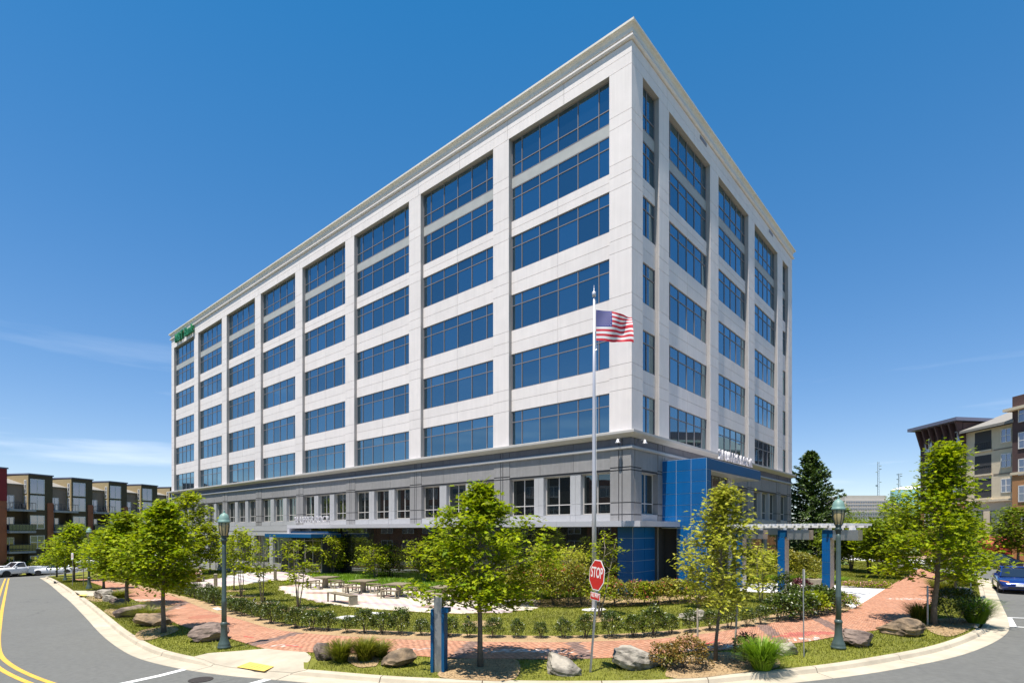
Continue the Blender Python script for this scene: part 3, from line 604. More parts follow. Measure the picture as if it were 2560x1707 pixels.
# panes: the 300 largest in view are objects of their own, the rest one part
PANE.sort(key=lambda e: -e[0])
for ar, w_, fr, (a, b, o, z0, z1), mat in PANE[:300]:
    mb = MB(); fr.box(mb, a, b, o - .012, o, z0, z1); mb.build('pane', mat, w_)
for mat, nm in ((MT['glassu'], 'panes'), (MT['glassg'], 'dark_panes')):
    mb = MB()
    for ar, w_, fr, (a, b, o, z0, z1), m_ in PANE[300:]:
        if m_ is mat: fr.box(mb, a, b, o - .012, o, z0, z1)
    tag(own(mb.build(nm, mat, off)), kind='stuff')
# ================================================================== LAND, ROADS, PAVEMENTS
gx = np.concatenate([np.linspace(-1500, -130, 14), np.linspace(-120, 120, 61), np.linspace(130, 1500, 14)])
gy = np.concatenate([np.linspace(-400, -50, 6), np.linspace(-40, 140, 46), np.linspace(160, 2200, 18)])
XX, YY = np.meshgrid(gx, gy); ZZ = gz(XX, YY) - .12
ZZ += 15 * sstep(250, 600, YY) * sstep(60, 320, XX)          # the hill that carries the far office building and the tank
V = np.stack([XX.ravel(), YY.ravel(), ZZ.ravel()], 1); nx, ny = len(gx), len(gy)
ii = (np.arange(ny-1)[:, None] * nx + np.arange(nx-1)[None, :]).ravel()
o = npmesh('ground', V, np.stack([ii, ii+1, ii+nx+1, ii+nx], 1), MT['land'], smooth=True); tag(o, kind='structure')
IPX = [(119,1440),(144.7,1452),(183,1476),(210,1492.7),(259.5,1530),(307.3,1568.5),(355.2,1598.8),(406,1622),(487,1641),(600,1658),(700,1666),(777,1672),(1000,1690),
       (1250,1698.7),(1500,1700),(1670,1697),(1855,1681),(2032,1663),(2161,1645),(2296,1621),(2383,1597),(2443,1570),(2462,1543),(2454,1495),(2447,1461),(2443,1440)]
IW = [P(*q) for q in IPX]
ILINE = np.array(spline(IW, .4))
for _ in range(3): ILINE[1:-1] = .25*ILINE[:-2] + .5*ILINE[1:-1] + .25*ILINE[2:]
tang = np.gradient(ILINE, axis=0); tang /= np.linalg.norm(tang, axis=1)[:, None]
OUT = np.stack([tang[:,1], -tang[:,0]], 1)         # towards the street
def pxof(x, y, z): return CX + F*x/y, HY - F*(z-H)/y
def offs(d): return ILINE + OUT * d
# road
I2 = offs(.22)
road_poly = [tuple(p) for p in I2] + [(36, 52), (38, 78), (49.2, 78), (49.2, -35), (-100, -35), (-100, 60), (-78, 70), (-66, 78), (-60, 112), (-46, 112), (-42, 82)]
region('road', road_poly, MT['asphalt'], 0, 2.5)
# kerb with gutter, in cast lengths
kerb = empty('kerb', tuple(IW[8]) ); kerb['kind'] = 'structure'
acc = np.concatenate([[0], np.cumsum(np.linalg.norm(np.diff(ILINE, axis=0), axis=1))])
zk = gz(ILINE[:,0], ILINE[:,1])
def kh(i):      # dropped kerb at the ramps
    px, py = pxof(ILINE[i,0], ILINE[i,1], zk[i] + .15); Y = ILINE[i,1]
    h = .15
    if Y < 25 and px < 1200: h -= .125 * float(sstep(500, 560, px) * (1 - sstep(735, 775, px)))
    if px < 400 and Y > 25: h -= .12 * float(sstep(186, 192, px) * (1 - sstep(203, 210, px)))
    if px > 2440: h -= .11 * float(sstep(1530, 1545, py) * (1 - sstep(1562, 1570, py)))
    return h
s = 0; segs = []
while s < acc[-1]:
    idx = np.where((acc >= s - 1e-6) & (acc <= s + 3.05))[0]
    if len(idx) > 1: segs.append((idx[0], idx[-1]))
    s = acc[idx[-1]] if len(idx) > 1 else s + 3
for a, b in segs:
    mb = MB(); n = 0
    for i in range(a, b+1):
        h = kh(i); prof = [(-.03, -.1), (-.03, h - .01), (.0, h), (.13, h), (.17, h - .03), (.21, .02), (.72, .010), (.74, -.1)]
        sh = .012 * (1 if i == a else (-1 if i == b else 0))
        for d, z in prof:
            x, y = ILINE[i] + OUT[i]*d + tang[i]*sh; mb.v.append((x, y, zk[i] + z))
        n += 1
    k = 8
    for i in range(n-1):
        for j in range(k-1): mb.f.append([i*k+j, i*k+j+1, (i+1)*k+j+1, (i+1)*k+j]); mb.m.append(0)
    mb.f.append(list(range(k))); mb.m.append(0); mb.f.append([(n-1)*k + j for j in reversed(range(k))]); mb.m.append(0)
    o = mb.build('kerb_segment', MT['concrete'], kerb); o.matrix_parent_inverse = Matrix.Translation(-kerb.location)
# inner block: lawn sheet from the kerb back to the building
far = [(36, 50), (60, 110), (10, 140), (-42, 110), (-42, 82)]
def lawn_edge(d0):
    L = []
    for i in range(len(ILINE)):
        px, py = pxof(ILINE[i,0], ILINE[i,1], zk[i] + .15); d = d0
        if ILINE[i,1] < 25 and px < 1200: d -= 1.25 * float(sstep(490, 545, px) * (1 - sstep(735, 765, px)))
        L.append(tuple(ILINE[i] + OUT[i]*d))
    return L
region('lawn', lawn_edge(-.02) + far, MT['lawn'], .135, 1.6)
def PP(l, zo=.15): return [P(x, y, zo) for x, y in l]
BIN = [(225,1447),(300,1459),(360,1471),(400,1481),(443,1493.8),(483,1510.6),(534,1530.5),(612,1552),(671,1570),(748.6,1581.5),(837.4,1588.6),(961.7,1596.8),(1139,1601.8),(1213,1604.6),(1461.7,1604.6),(1500,1602.8),(1639,1598),(1677.6,1594),(1819.6,1576),(1961.7,1551.3),(2086,1530.7),(2132,1521),(2214.4,1471),(2279,1432),(2300,1420)]
BOUT = [(175,1447),(200,1450),(227.6,1455),(267.5,1469.6),(299,1482),(323.3,1493.5),(371,1515.9),(403,1536),(455.5,1563.8),(550,1588),(617,1608),(663.4,1620.6),(764.6,1629),(900,1633),(1043,1638.3),(1142,1645.5),(1348,1647),(1472,1645.5),(1543.4,1642),(1660,1632),(1794.8,1625),(2004,1604.6),(2122.7,1584),(2219,1568),(2286.8,1538.8),(2328,1505),(2340,1456.8),(2335,1425)]
bin_w = spline(PP(BIN), .6); bout_w = spline(PP(BOUT), .6)
BRICKPOLY = [tuple(p) for p in bin_w] + [tuple(p) for p in reversed(bout_w)]
region('sidewalk', BRICKPOLY, MT['sand'], .152, 1.2)
sidewalk = bpy.data.objects['sidewalk']
# brick pavers laid in running bond square to the street corner
def lay(poly, w_, l_, ang, name, mats, zo, th, parent, pick=None, maxd=60):
    A = np.array(poly); cx, cy = A.mean(0); c, s_ = math.cos(ang), math.sin(ang)
    ext = max(np.ptp(A[:,0]), np.ptp(A[:,1])); nu, nv = int(ext*1.5/l_), int(ext*1.5/w_)
    U, Vv = np.meshgrid(np.arange(-nu//2, nu//2), np.arange(-nv//2, nv//2)); u = (U + .5*(Vv % 2)) * l_; v = Vv * w_
    X = (cx + u*c - v*s_).ravel(); Y = (cy + u*s_ + v*c).ravel(); k = inpoly(X, Y, A) & (Y < maxd); X, Y = X[k], Y[k]
    n = len(X); z = gz(X, Y) + zo; rs = np.random.RandomState(3); dz = rs.uniform(-.003, .003, n)
    hl, hw = l_/2 - .004, w_/2 - .004; cor = np.array([(-hl,-hw), (hl,-hw), (hl,hw), (-hl,hw)])
    VX = X[:,None] + cor[:,0]*c - cor[:,1]*s_; VY = Y[:,None] + cor[:,0]*s_ + cor[:,1]*c
    zt = gz(VX, VY) + zo + dz[:,None]
    top = np.stack([VX, VY, zt], 2); bot = np.stack([VX, VY, zt - th], 2); V = np.concatenate([top, bot], 1).reshape(-1, 3)
    base = np.arange(n)[:,None,None]*8; fa = np.array([(0,1,2,3), (0,4,5,1), (1,5,6,2), (2,6,7,3), (3,7,4,0)])
    pol = (base + fa[None]).reshape(-1, 4)
    mi = None
    if pick is not None: mi = np.repeat(pick(X, Y, rs), 5)
    o = npmesh(name, V, pol, mats, parent, mi); tag(o, kind='stuff'); return o
# dark soldier bands across the walk and patches of bloom stain
def pick_brick(X, Y, rs):
    m = np.zeros(len(X), int)
    for (a, b) in (((1145,1640),(1190,1602)), ((1428,1602),(1470,1645)), ((626,1614),(735,1585)), ((480,1500),(410,1528)), ((1905,1562),(1960,1608)), ((2040,1545),(2110,1582))):
        p, q = P(*a), P(*b); d = np.array([q.x-p.x, q.y-p.y]); L = np.linalg.norm(d); d /= L
        t = (X-p.x)*d[0] + (Y-p.y)*d[1]; e = np.abs(-(X-p.x)*d[1] + (Y-p.y)*d[0]); m[(t > -.4) & (t < L+.4) & (e < .22)] = 1
    for (x, y, rx, ry, den) in ((1320,1627,1.6,.28,.75),(1440,1631,.9,.2,.6),(1250,1625,1.1,.2,.5),(355,1500,1.8,.7,.75),(400,1521,1.3,.5,.6),(1900,1612,1.5,.3,.7),(2010,1598,1.2,.25,.7),(2270,1497,1.2,.5,.6),(1760,1622,1.,.2,.5),(700,1614,.8,.2,.4),(230,1452,2.,1.,.4),(1060,1622,.9,.2,.35)):
        p = P(x, y); e = ((X-p.x)/rx)**2 + ((Y-p.y)/ry)**2; m[(e < 1) & (rs.rand(len(X)) < den*(1.15-e)) & (m == 0)] = 2
    for (x, y, rx, ry) in ((2030,1583,.9,.28),(1975,1590,.6,.2)):
        p = P(x, y); e = ((X-p.x)/rx)**2 + ((Y-p.y)/ry)**2; m[e < 1] = 3
    return m
def resample(L, n):
    L = np.array(L); a = np.concatenate([[0], np.cumsum(np.linalg.norm(np.diff(L, axis=0), axis=1))]); t = np.linspace(0, a[-1], n)
    return np.stack([np.interp(t, a, L[:,0]), np.interp(t, a, L[:,1])], 1), a[-1]
nb = int(resample(bin_w, 5)[1] / .105)
EA, EB = resample(bin_w, nb + 1)[0], resample(bout_w, nb + 1)[0]
def brick_walk():
    Q = []
    for i in range(nb):
        w_ = np.linalg.norm(EA[i] - EB[i]); k = max(2, int(round(w_ / .21))); off_ = .5 * (i % 2)
        vs_ = np.clip((np.arange(k + 2) - off_) / k, 0, 1)
        for v0, v1 in zip(vs_[:-1], vs_[1:]):
            if v1 - v0 < .2 / k: continue
            e0, e1 = v0 + .004 / w_, v1 - .004 / w_; f0, f1 = .04, .96
            p = lambda f, v: (EA[i]*(1-f) + EA[i+1]*f)*(1-v) + (EB[i]*(1-f) + EB[i+1]*f)*v
            Q.append((p(f0, e0), p(f1, e0), p(f1, e1), p(f0, e1)))
    Q = np.array(Q); n = len(Q); rs = np.random.RandomState(3); dz = rs.uniform(-.003, .003, n)
    zt = gz(Q[:,:,0], Q[:,:,1]) + .172 + dz[:,None]
    top = np.concatenate([Q, zt[:,:,None]], 2); bot = top - np.array([0, 0, .03]); V = np.concatenate([top, bot], 1).reshape(-1, 3)
    fa = np.array([(0,1,2,3), (0,4,5,1), (1,5,6,2), (2,6,7,3), (3,7,4,0)]); pol = (np.arange(n)[:,None,None]*8 + fa[None]).reshape(-1, 4)
    c = Q.mean(1); mi = np.repeat(pick_brick(c[:,0], c[:,1], rs), 5)
    tag(npmesh('brick_pavers', V, pol, [MT['brick'], MT['brickd'], MT['brickw'], M('red_replacement_brick', (.42, .12, .085), .8, .08, 6, island=.3)], sidewalk, mi), kind='stuff')
brick_walk()
# red spray marks
for k, (x0, y0, x1, y1) in enumerate(((610,1589,634,1593),(712,1611,757,1617),(1760,1610,1800,1598),(1830,1596,1860,1590))):
    p, q = P(x0, y0, .178), P(x1, y1, .178); d = (q-p); n_ = Vector((-d.y, d.x, 0)).normalized()*.035
    mb = MB(); mb.add([p-n_, q-n_*.6, q+n_*.6, p+n_], [(0,1,2,3)]); o = mb.build('spray_mark', M('red_spray_paint', (.55, .07, .06), .8, .2, 30), sidewalk)
# mulch beds
hed_in = [(228,1444),(300,1455),(362,1465),(412,1479),(455,1489),(500,1500),(560,1518),(640,1540),(700,1556),(770,1566),(880,1572),(1000,1577),(1140,1583),(1300,1588),(1470,1587),(1640,1578),(1760,1566),(1880,1546),(1990,1523),(2080,1502),(2125,1494),(2140,1510)]
region('mulch_bed', [tuple(p) for p in spline(PP(hed_in), .6)] + [tuple(p) for p in reversed(spline(PP(BIN[1:22]), .6))], MT['mulch'], .158, 1.2)
for pl in ([(1100,1675),(1108,1650),(1180,1646),(1290,1648),(1287,1696),(1200,1700),(1100,1692)],
           [(1665,1690),(1690,1650),(1760,1632),(1850,1630),(1935,1640),(1942,1668),(1840,1682),(1740,1694)],
           [(2318,1572),(2330,1548),(2400,1545),(2440,1552),(2425,1572),(2370,1590)],
           [(880,1660),(860,1640),(900,1634),(945,1640),(940,1664),(905,1668)],
           [(338,1590),(352,1575),(395,1568),(430,1562),(445,1575),(400,1592),(360,1600)],
           [(232,1502),(215,1494),(240,1487),(262,1492),(262,1502)],
           [(268,1533),(260,1525),(285,1520),(310,1530),(300,1543),(280,1540)]):
    region('mulch_bed', [tuple(p) for p in spline(PP(pl), .25, True)], MT['mulch'], .158, .5)
def disc_bed(px, py, r, name='tree_ring', mat=None):
    p = P(px, py); rr = random.Random(int(px)); region(name, [(p.x + r*(1+rr.uniform(-.12,.12))*math.cos(a), p.y + r*(1+rr.uniform(-.12,.12))*math.sin(a)) for a in np.linspace(0, 6.0, 16)], mat or MT['mulch'], .160, .4)
for q in ((655,1507,.9),(600,1491,.9),(585,1476,.8),(746,1521,.9),(1205,1558,.75),(1496,1546,.8)): disc_bed(*q)
disc_bed(1485, 1523, .55, 'flagpole_stone_ring', MT['white_conc'])
region('mulch_bed', [tuple(p) for p in spline(PP([(1330,1514),(1420,1516),(1560,1514),(1730,1506),(1770,1500),(1755,1488),(1600,1487),(1440,1492),(1325,1494)]), .5, True)], MT['mulch'], .158, .8)
# plaza of banded pavers
PLZ = [(696,1465),(713,1479),(748.6,1492.7),(819.6,1507),(900,1518),(1000,1526),(1082,1530.7),(1140,1533),(1248,1530),(1330,1523),(1345,1500),(1082,1482),(944,1466),(855,1458),(780,1458)]
plz = [tuple(p)[:2] for p in PP(PLZ)]
region('plaza', plz, MT['sand'], .150, 1.5); plaza = bpy.data.objects['plaza']
def pick_plaza(X, Y, rs):
    u = X*math.cos(R(-24)) + Y*math.sin(R(-24)); v = -X*math.sin(R(-24)) + Y*math.cos(R(-24))
    b = (v/1.45) % 2 < .62; r = ((u/2.6) % 2 < .55) & b
    m = np.zeros(len(X), int); m[b] = 1; m[r] = 2; return m
lay(plz, .30, .60, R(-24), 'plaza_pavers', [MT['beigepave'], MT['pinkpave'], MT['redpave']], .170, .04, plaza, pick_plaza)
WLK = [(452,1461),(481.3,1471),(535.6,1467),(607.3,1461),(639,1455.5),(687,1449.5),(719,1450),(760,1454),(790,1457),(815,1455),(800,1436),(760,1430.5),(719,1427.5),(684,1429),(623,1431),(573.8,1442),(500,1450)]
wlk = [tuple(p)[:2] for p in PP(WLK)]
region('walkway', wlk, MT['sand'], .150, 1.5); walkway = bpy.data.objects['walkway']
def pick_walk(X, Y, rs):
    u = (X*DL[0] + Y*DL[1]); m = np.zeros(len(X), int); m[(u/2.2) % 2 < 1.25] = 1; return m
lay(wlk, .30, .60, math.atan2(DL[1], DL[0]), 'walkway_pavers', [MT['beigepave'], MT['pinkpave']], .170, .04, walkway, pick_walk, 70)
steps = empty('garden_steps', tuple(P(640,1446)), 0, 'three pale concrete steps in the pink walkway by the lawn', 'steps')
for k, (xa, ya, xb, yb) in enumerate(((574,1442,640,1456),(597,1437,660,1453),(622,1431.5,687,1449))):
    p, q = P(xa, ya), P(xb, yb); d = (q-p).normalized(); n_ = Vector((-d.y, d.x, 0))*.2
    if n_.x < 0: n_ = -n_
    z0 = min(p.z, q.z) - .02; z1 = max(p.z, q.z) + .10
    mb = MB(); mb.hexa([(*(p-n_)[:2], z0), (*(q-n_)[:2], z0), (*(q+n_)[:2], z0), (*(p+n_)[:2], z0), (*(p-n_)[:2], z1), (*(q-n_)[:2], z1), (*(q+n_)[:2], z1), (*(p+n_)[:2], z1)])
    o = mb.build('step', MT['white_conc'], steps); o.matrix_parent_inverse = Matrix.Translation(-steps.location)
# corner ramp with tactile pad
RAMP = [(487,1640),(520,1632),(600,1626),(663.4,1620.6),(764.6,1629.5),(780,1648),(777,1670),(700,1664),(600,1656)]
ro = region('corner_ramp', PP(RAMP[:5]) + [P(778,1640)] + [tuple(ILINE[i] + OUT[i]*.06) for i in reversed(range(len(ILINE))) if ILINE[i,1] < 25 and 489 < pxof(ILINE[i,0], ILINE[i,1], zk[i]+.15)[0] < 786], MT['concrete'], .157, .25)
def dropk(x, y):      # the pad falls to the dropped kerb
    i = int(np.argmin((ILINE[:,0]-x)**2 + (ILINE[:,1]-y)**2)); d = float(np.hypot(*(ILINE[i] - (x, y)))); return -(.15 - kh(i)) * (1 - float(sstep(0, 1.1, d)))
for v in ro.data.vertices: v.co.z += dropk(v.co.x, v.co.y)

tp = PP([(591,1656),(625,1647),(685,1656),(660,1668)], .172); tp = [v + Vector((0, 0, dropk(v.x, v.y) + .006)) for v in tp]; mb = MB(); mb.add(tp, [(0,1,2,3)])
o = mb.build('tactile_pad', MT['tact'], bpy.data.objects['corner_ramp'])
mb = MB(); a, b, c, d = [np.array(p) for p in tp]
for i in range(9):
    for j in range(7):
        u, v = (i+.5)/9, (j+.5)/7; p = a*(1-u)*(1-v) + b*u*(1-v) + c*u*v + d*(1-u)*v; mb.lathe([(.022, 0), (.012, .008)], tuple(p), 6)
mb.build('domes', MT['tact'], bpy.data.objects['tactile_pad'])
region('side_ramp', PP([(183,1476),(240,1476.5),(262,1478),(232,1490),(205,1489)]), MT['concrete'], .165, .8)
tp = PP([(194,1487),(203,1485),(221,1484.5),(212,1489)], .172); mb = MB(); mb.add(tp, [(0,1,2,3)]); mb.build('tactile_pad', MT['tact'], bpy.data.objects['side_ramp'])
region('kerb_landing', PP([(2443,1570),(2462,1543),(2458,1520),(2438,1518),(2425,1545),(2412,1562)]), MT['concrete'], .155, .5)
region('lawn_patch', PP([(758,1626),(815,1632),(815,1678),(760,1674)]), MT['lawn'], .128, .3)
# right forecourt
FC = [(1850,1464),(1869.5,1456.8),(1958,1456.8),(1988,1455),(2108,1464),(2216.8,1471),(2175,1496),(2132,1522),(2118,1512),(2085,1500),(2013,1486),(1906,1480),(1850,1478)]
region('forecourt', PP(FC), MT['white_conc'], .160, 1.2)
region('forecourt_dark_band', PP([(1960,1482),(2013,1483),(2085,1490),(2140,1490.5),(2112,1508),(2085,1500),(2013,1487)]), MT['darkpave'], .168, 1.0)
region('cross_street', [tuple(p)[:2] for p in (at(2090,66), at(2330,56), at(2330,64), at(2090,78))], MT['white_conc'], .15, 3)
region('parking_lot', [(24,74), (50,66), (54,86), (26,100)], MT['asphalt'], .155, 4)
# far sidewalk of the right street
region('far_sidewalk', [(49.4,-20), (55.8,-20), (55.8,90), (49.4,90)], MT['redpave'], .16, 3)
fk = MB()
for y in range(-20, 90, 5): fk.box(49.2, 49.4, y, y + 4.98, float(gz(49.3, y)) - .1, float(gz(49.3, y)) + .165)
tag(fk.build('far_kerb', MT['concrete']), kind='structure')
region('apartment_verge', [(-66.5,60), (-63.5,76), (-58,104), (-62,106), (-72,76)], MT['lawn'], .12, 4)
# paint on the road
def stripe(pts, w_, name, mat, zo=.006):
    pts = [np.array(p)[:2] for p in pts]; L = np.array(spline(pts, .5)); tg = np.gradient(L, axis=0); tg /= np.linalg.norm(tg, axis=1)[:,None]
    n_ = np.stack([-tg[:,1], tg[:,0]], 1)*w_/2; mb = MB(); z = lambda p: float(gz(*p)) + zo
    for i in range(len(L)):
        for s_ in (-1, 1): p = L[i] + n_[i]*s_; mb.v.append((p[0], p[1], z(p)))
    for i in range(len(L)-1): mb.f.append([2*i, 2*i+1, 2*i+3, 2*i+2]); mb.m.append(0)
    o = mb.build(name, mat); 
    for pg in o.data.polygons:
        if pg.normal.z < 0: pg.flip()
    tag(o, kind='structure'); return o
R0 = lambda l: [P(x, y, .01) for x, y in l]
c1 = R0([(22,1445),(14,1480),(6,1520),(0,1560),(-4,1600),(2,1636),(31.6,1663),(81,1687.8),(140,1709),(260,1745)])
stripe(c1, .13, 'centre_line', MT['yellow'])
A_ = np.array([tuple(p)[:2] for p in c1]); tg = np.gradient(A_, axis=0); tg /= np.linalg.norm(tg, axis=1)[:,None]
stripe(A_ + np.stack([tg[:,1], -tg[:,0]], 1)*-.30 * (-1 if True else 1), .13, 'centre_line', MT['yellow'])
stripe(R0([(489,1664),(400,1687),(302,1708),(200,1728)]), .22, 'crosswalk_line', MT['paint'])
stripe(R0([(692,1690),(631,1707),(560,1725)]), .22, 'crosswalk_line', MT['paint'])
stripe(R0([(2497,1541),(2570,1544),(2700,1550)]), .14, 'crosswalk_line', MT['paint'])
stripe(R0([(2503,1563),(2570,1567),(2700,1574)]), .14, 'crosswalk_line', MT['paint'])
mb = MB(); pz = PP([(2506,1543),(2530,1544),(2542,1565),(2514,1563)], .008); mb.add(pz, [(0,1,2,3)]); o = tag(mb.build('crosswalk_bar', MT['paint']), kind='structure')
mb = MB(); pz = PP([(2575,1546),(2600,1547),(2618,1569),(2590,1567)], .008); mb.add(pz, [(0,1,2,3)]); o = tag(mb.build('crosswalk_bar', MT['paint']), kind='structure')
p = P(502, 1697.7, .008)
mh = MB().lathe([(.30, 0), (.30, .006), (.27, .008), (.26, .004), (0.01, .006)], tuple(p), 20).build('manhole_cover', M('cast_iron', (.06, .05, .045), .6, .2, 20, metal=.5)); tag(mh, 'round iron manhole cover in the asphalt beside the corner ramp', 'manhole')
p = P(510, 1541, .175)
mh = MB().lathe([(.62, 0), (.62, .006), (.02, .008)], tuple(p), 24).build('manhole_cover', M('brick_manhole', (.33, .13, .075), .8, .2, 14)); tag(mh, 'large round brick-coloured cover in the sidewalk near the boxwood row', 'manhole')
# gutter inlet and drain slot
p = P(137, 1456, .05)
mb = MB(); mb.box(-.5, .5, -.06, .06, -.05, .13); o = mb.build('drain_inlet', MT['core']); o.location = p; o.rotation_euler = (0, 0, math.atan2(tang[3][1], tang[3][0])); tag(o, 'dark storm drain slot in the far kerb', 'drain')
# stone plates in the lawn
for (pl, lb) in (([(830,1545),(868,1539),(893,1540),(862,1547)], 'pale flat stone plate in the lawn behind the shrub row'), ([(919,1533),(930,1531),(962,1531.5),(950,1536)], 'small flat stone plate in the lawn below the bench'), ([(531,1521),(545,1519),(556,1524),(544,1525.5)], 'pale stone plate in the mulch beside the lamp post')):
    q = PP(pl, .15); mb = MB(); mb.hexa([v - Vector((0,0,.05)) for v in q] + [v + Vector((0,0,.035)) for v in q]); tag(mb.build('stone_plate', MT['white_conc']), lb, 'stone plate')
# ================================================================== PLANTS
def leaf_tpl(kind):
    if kind == 'oak':      # lobed leaf folded on its midrib, 5 quads
        v = [(0,0,0),(.10,.22,.03),(0,.26,0),(-.10,.22,.03),(.33,.38,.06),(.13,.50,.02),(0,.52,.01),(-.13,.50,.02),(-.33,.38,.06),(.24,.74,.05),(.09,.72,.01),(0,1.,-.03),(-.09,.72,.01),(-.24,.74,.05)]
        f = [(0,1,2,3),(1,4,5,2),(2,5,6,6),(3,2,7,8),(2,6,7,7),(5,9,10,6),(6,10,11,12),(6,12,13,7)]
        f = [(0,1,2,3),(1,4,5,2),(3,2,7,8),(5,9,10,6),(6,12,13,7),(6,10,11,12),(2,5,6,7)]
        v[7] = (-.13,.50,.02)
    elif kind == 'fold':   # simple leaf, two quads
        v = [(0,0,0),(.28,.45,.07),(0,.5,0),(-.28,.45,.07),(0,1,-.05)]; f = [(0,1,4,2),(0,2,4,3)]
    else:                  # narrow
        v = [(0,0,0),(.12,.5,.03),(0,1,-.06),(-.12,.5,.03)]; f = [(0,1,2,3)]
    return np.array(v, float), np.array(f)
TPL = {k: leaf_tpl(k) for k in ('oak', 'fold', 'thin')}
def leaves(name, pts, size, kind, mat, parent, rs, up=.55, dirs=None, jit=.35):
    """one leaf at every point, mostly facing the sky, tips pointing outwards"""
    pts = np.asarray(pts); n = len(pts); T, Fq = TPL[kind]
    nrm = rs.normal(size=(n, 3)); nrm[:,2] = np.abs(nrm[:,2]); nrm /= np.linalg.norm(nrm, axis=1)[:,None]; nrm = nrm*(1-up) + np.array([0,0,up]); nrm /= np.linalg.norm(nrm, axis=1)[:,None]
    d = rs.normal(size=(n, 3)) if dirs is None else dirs + rs.normal(size=(n, 3))*jit*2
    d -= nrm*(d*nrm).sum(1)[:,None]; d /= np.linalg.norm(d, axis=1)[:,None] + 1e-9; x = np.cross(d, nrm)
    s_ = (size * rs.uniform(.65, 1.25, n))[:,None,None]
    V = pts[:,None,:] + s_*(T[None,:,0:1]*x[:,None,:] + T[None,:,1:2]*d[:,None,:] + T[None,:,2:3]*nrm[:,None,:])
    k = len(T); pol = (np.arange(n)[:,None,None]*k + Fq[None]).reshape(-1, 4)
    return npmesh(name, V.reshape(-1, 3), pol, mat, parent)
def limb(rs, a, b, sag=.1, n=5, wob=.08):
    a, b = np.array(a, float), np.array(b, float); L = np.linalg.norm(b-a); out = []
    w_ = rs.normal(size=(n+1, 3))*wob*L*.3
    for i in range(n+1):
        t = i/n; p = a*(1-t) + b*t; p[2] += sag*L*4*t*(1-t)*.25; out.append(p + w_[i]*t*(1 - t*.5))
    return out
def tree(name, base, h, cb, rad, prof, nl, lsize, label, seed, lk='oak', lm='leaf', bm='bark', tr=.055, group=None, lean=(0,0), n_limb=26, clump=.20, cat='tree', gaps=.0, stems=1, up=.5):
    """trunk(s) with limbs that end on the crown's outline; leaves sit in clumps along twigs.
    prof(t) -> relative radius at crown height t in 0..1"""
    rs = np.random.RandomState(seed); rr = random.Random(seed)
    root = empty(name, tuple(base), 0, label, cat, group)
    top = np.array([lean[0], lean[1], h]); C = []; D = []; br = MB()
    if stems == 1:
        tk = limb(rs, (0,0,-.08), top*.96, 0, 8, .05); tk[1] = tk[1]*.5 + np.array([0,0,tk[1][2]])*.5
        tm = MB(); tm.tube([tuple(p) for p in tk], [tr*1.35] + list(np.linspace(tr, tr*.22, 8)), 8); tm.build('trunk', MT[bm], root, smooth=True)
        tks = [tk]
    else:
        tks = []
        for q in range(stems):
            a = 2*math.pi*q/stems + rr.uniform(-.5, .5); e = rad*rr.uniform(.25, .7)
            tk = limb(rs, (.05*math.cos(a), .05*math.sin(a), -.05), (lean[0] + e*math.cos(a), lean[1] + e*math.sin(a), h*rr.uniform(.75, .97)), 0, 7, .07)
            tm = MB(); tm.tube([tuple(p) for p in tk], list(np.linspace(tr*rr.uniform(.8, 1.1), tr*.25, 8)), 6); tm.build('stem', MT[bm], root, smooth=True); tks.append(tk)
    def on(tk, z):
        zz = [p[2] for p in tk]; return np.array([np.interp(z, zz, [p[i] for p in tk]) for i in range(3)])
    for i in range(n_limb):
        t = (i + rr.random()) / n_limb; a = i*2.399 + rr.uniform(-.4, .4); z = cb + (h - cb)*t
        tk = tks[i % len(tks)]; r = rad*prof(t)*rr.uniform(.72, 1.12)
        zs_ = max(.3, min(z - r*rr.uniform(.25, .55), tk[-1][2]*.98)); zs_ = max(zs_, cb*.85); p0 = on(tk, zs_)
        tip = np.array([lean[0]*t + r*math.cos(a), lean[1]*t + r*math.sin(a), z])
        L = limb(rs, p0, tip, rr.uniform(-.1, .25), 5, .12); br.tube([tuple(p) for p in L], list(np.linspace(tr*.32, tr*.07, 6)), 5)
        for j in range(4):
            f = rr.uniform(.3, .95); k = int(f*5); q0 = L[k]*(1-(f*5-k)) + L[min(5, k+1)]*(f*5-k); dv = rs.normal(size=3); dv[2] *= .6; dv += (tip - p0)/max(.1, np.linalg.norm(tip-p0))*.8
            q1 = q0 + dv/np.linalg.norm(dv)*r*rr.uniform(.22, .45) + np.array([0, 0, .03]); br.tube([tuple(q0), tuple((q0+q1)/2 + rs.normal(size=3)*.02), tuple(q1)], [tr*.10, tr*.07, tr*.04], 4)
            for f2 in (.4, .7, 1.): C.append(q0*(1-f2) + q1*f2); D.append(q1-q0)
        for f in (.55, .75, .9, 1.): C.append(L[0]*(1-f)*0 + L[min(5, int(f*5))]); D.append(tip - p0)
    br.build('branches', MT[bm], root)
    C = np.array(C); D = np.array(D)
    if gaps:
        keep = rs.rand(len(C)) > gaps; C, D = C[keep], D[keep]
    idx = rs.randint(0, len(C), nl); pts = C[idx] + rs.normal(size=(nl, 3))*np.array([clump, clump, clump*.55])
    pts = pts[pts[:,2] > cb*.55] if len(pts) else pts
    idx = idx[:len(pts)]; dd = D[idx]; dd = dd/(np.linalg.norm(dd, axis=1)[:,None] + 1e-9)
    leaves('crown', pts, lsize, lk, MT[lm], root, rs, up, dd)
    return root
OAK = lambda t: (math.sin(math.pi*min(1, (t*.86 + .16)))**.75) * (1.08 - .5*t)
PYR = lambda t: max(.10, (1.0 - t)**.8 * (.55 + .45*min(1, t*5)))
OVAL = lambda t: max(.15, math.sin(math.pi*(t*.8 + .14)))
VASE = lambda t: .45 + .6*math.sin(math.pi*min(1., t*.75 + .1))
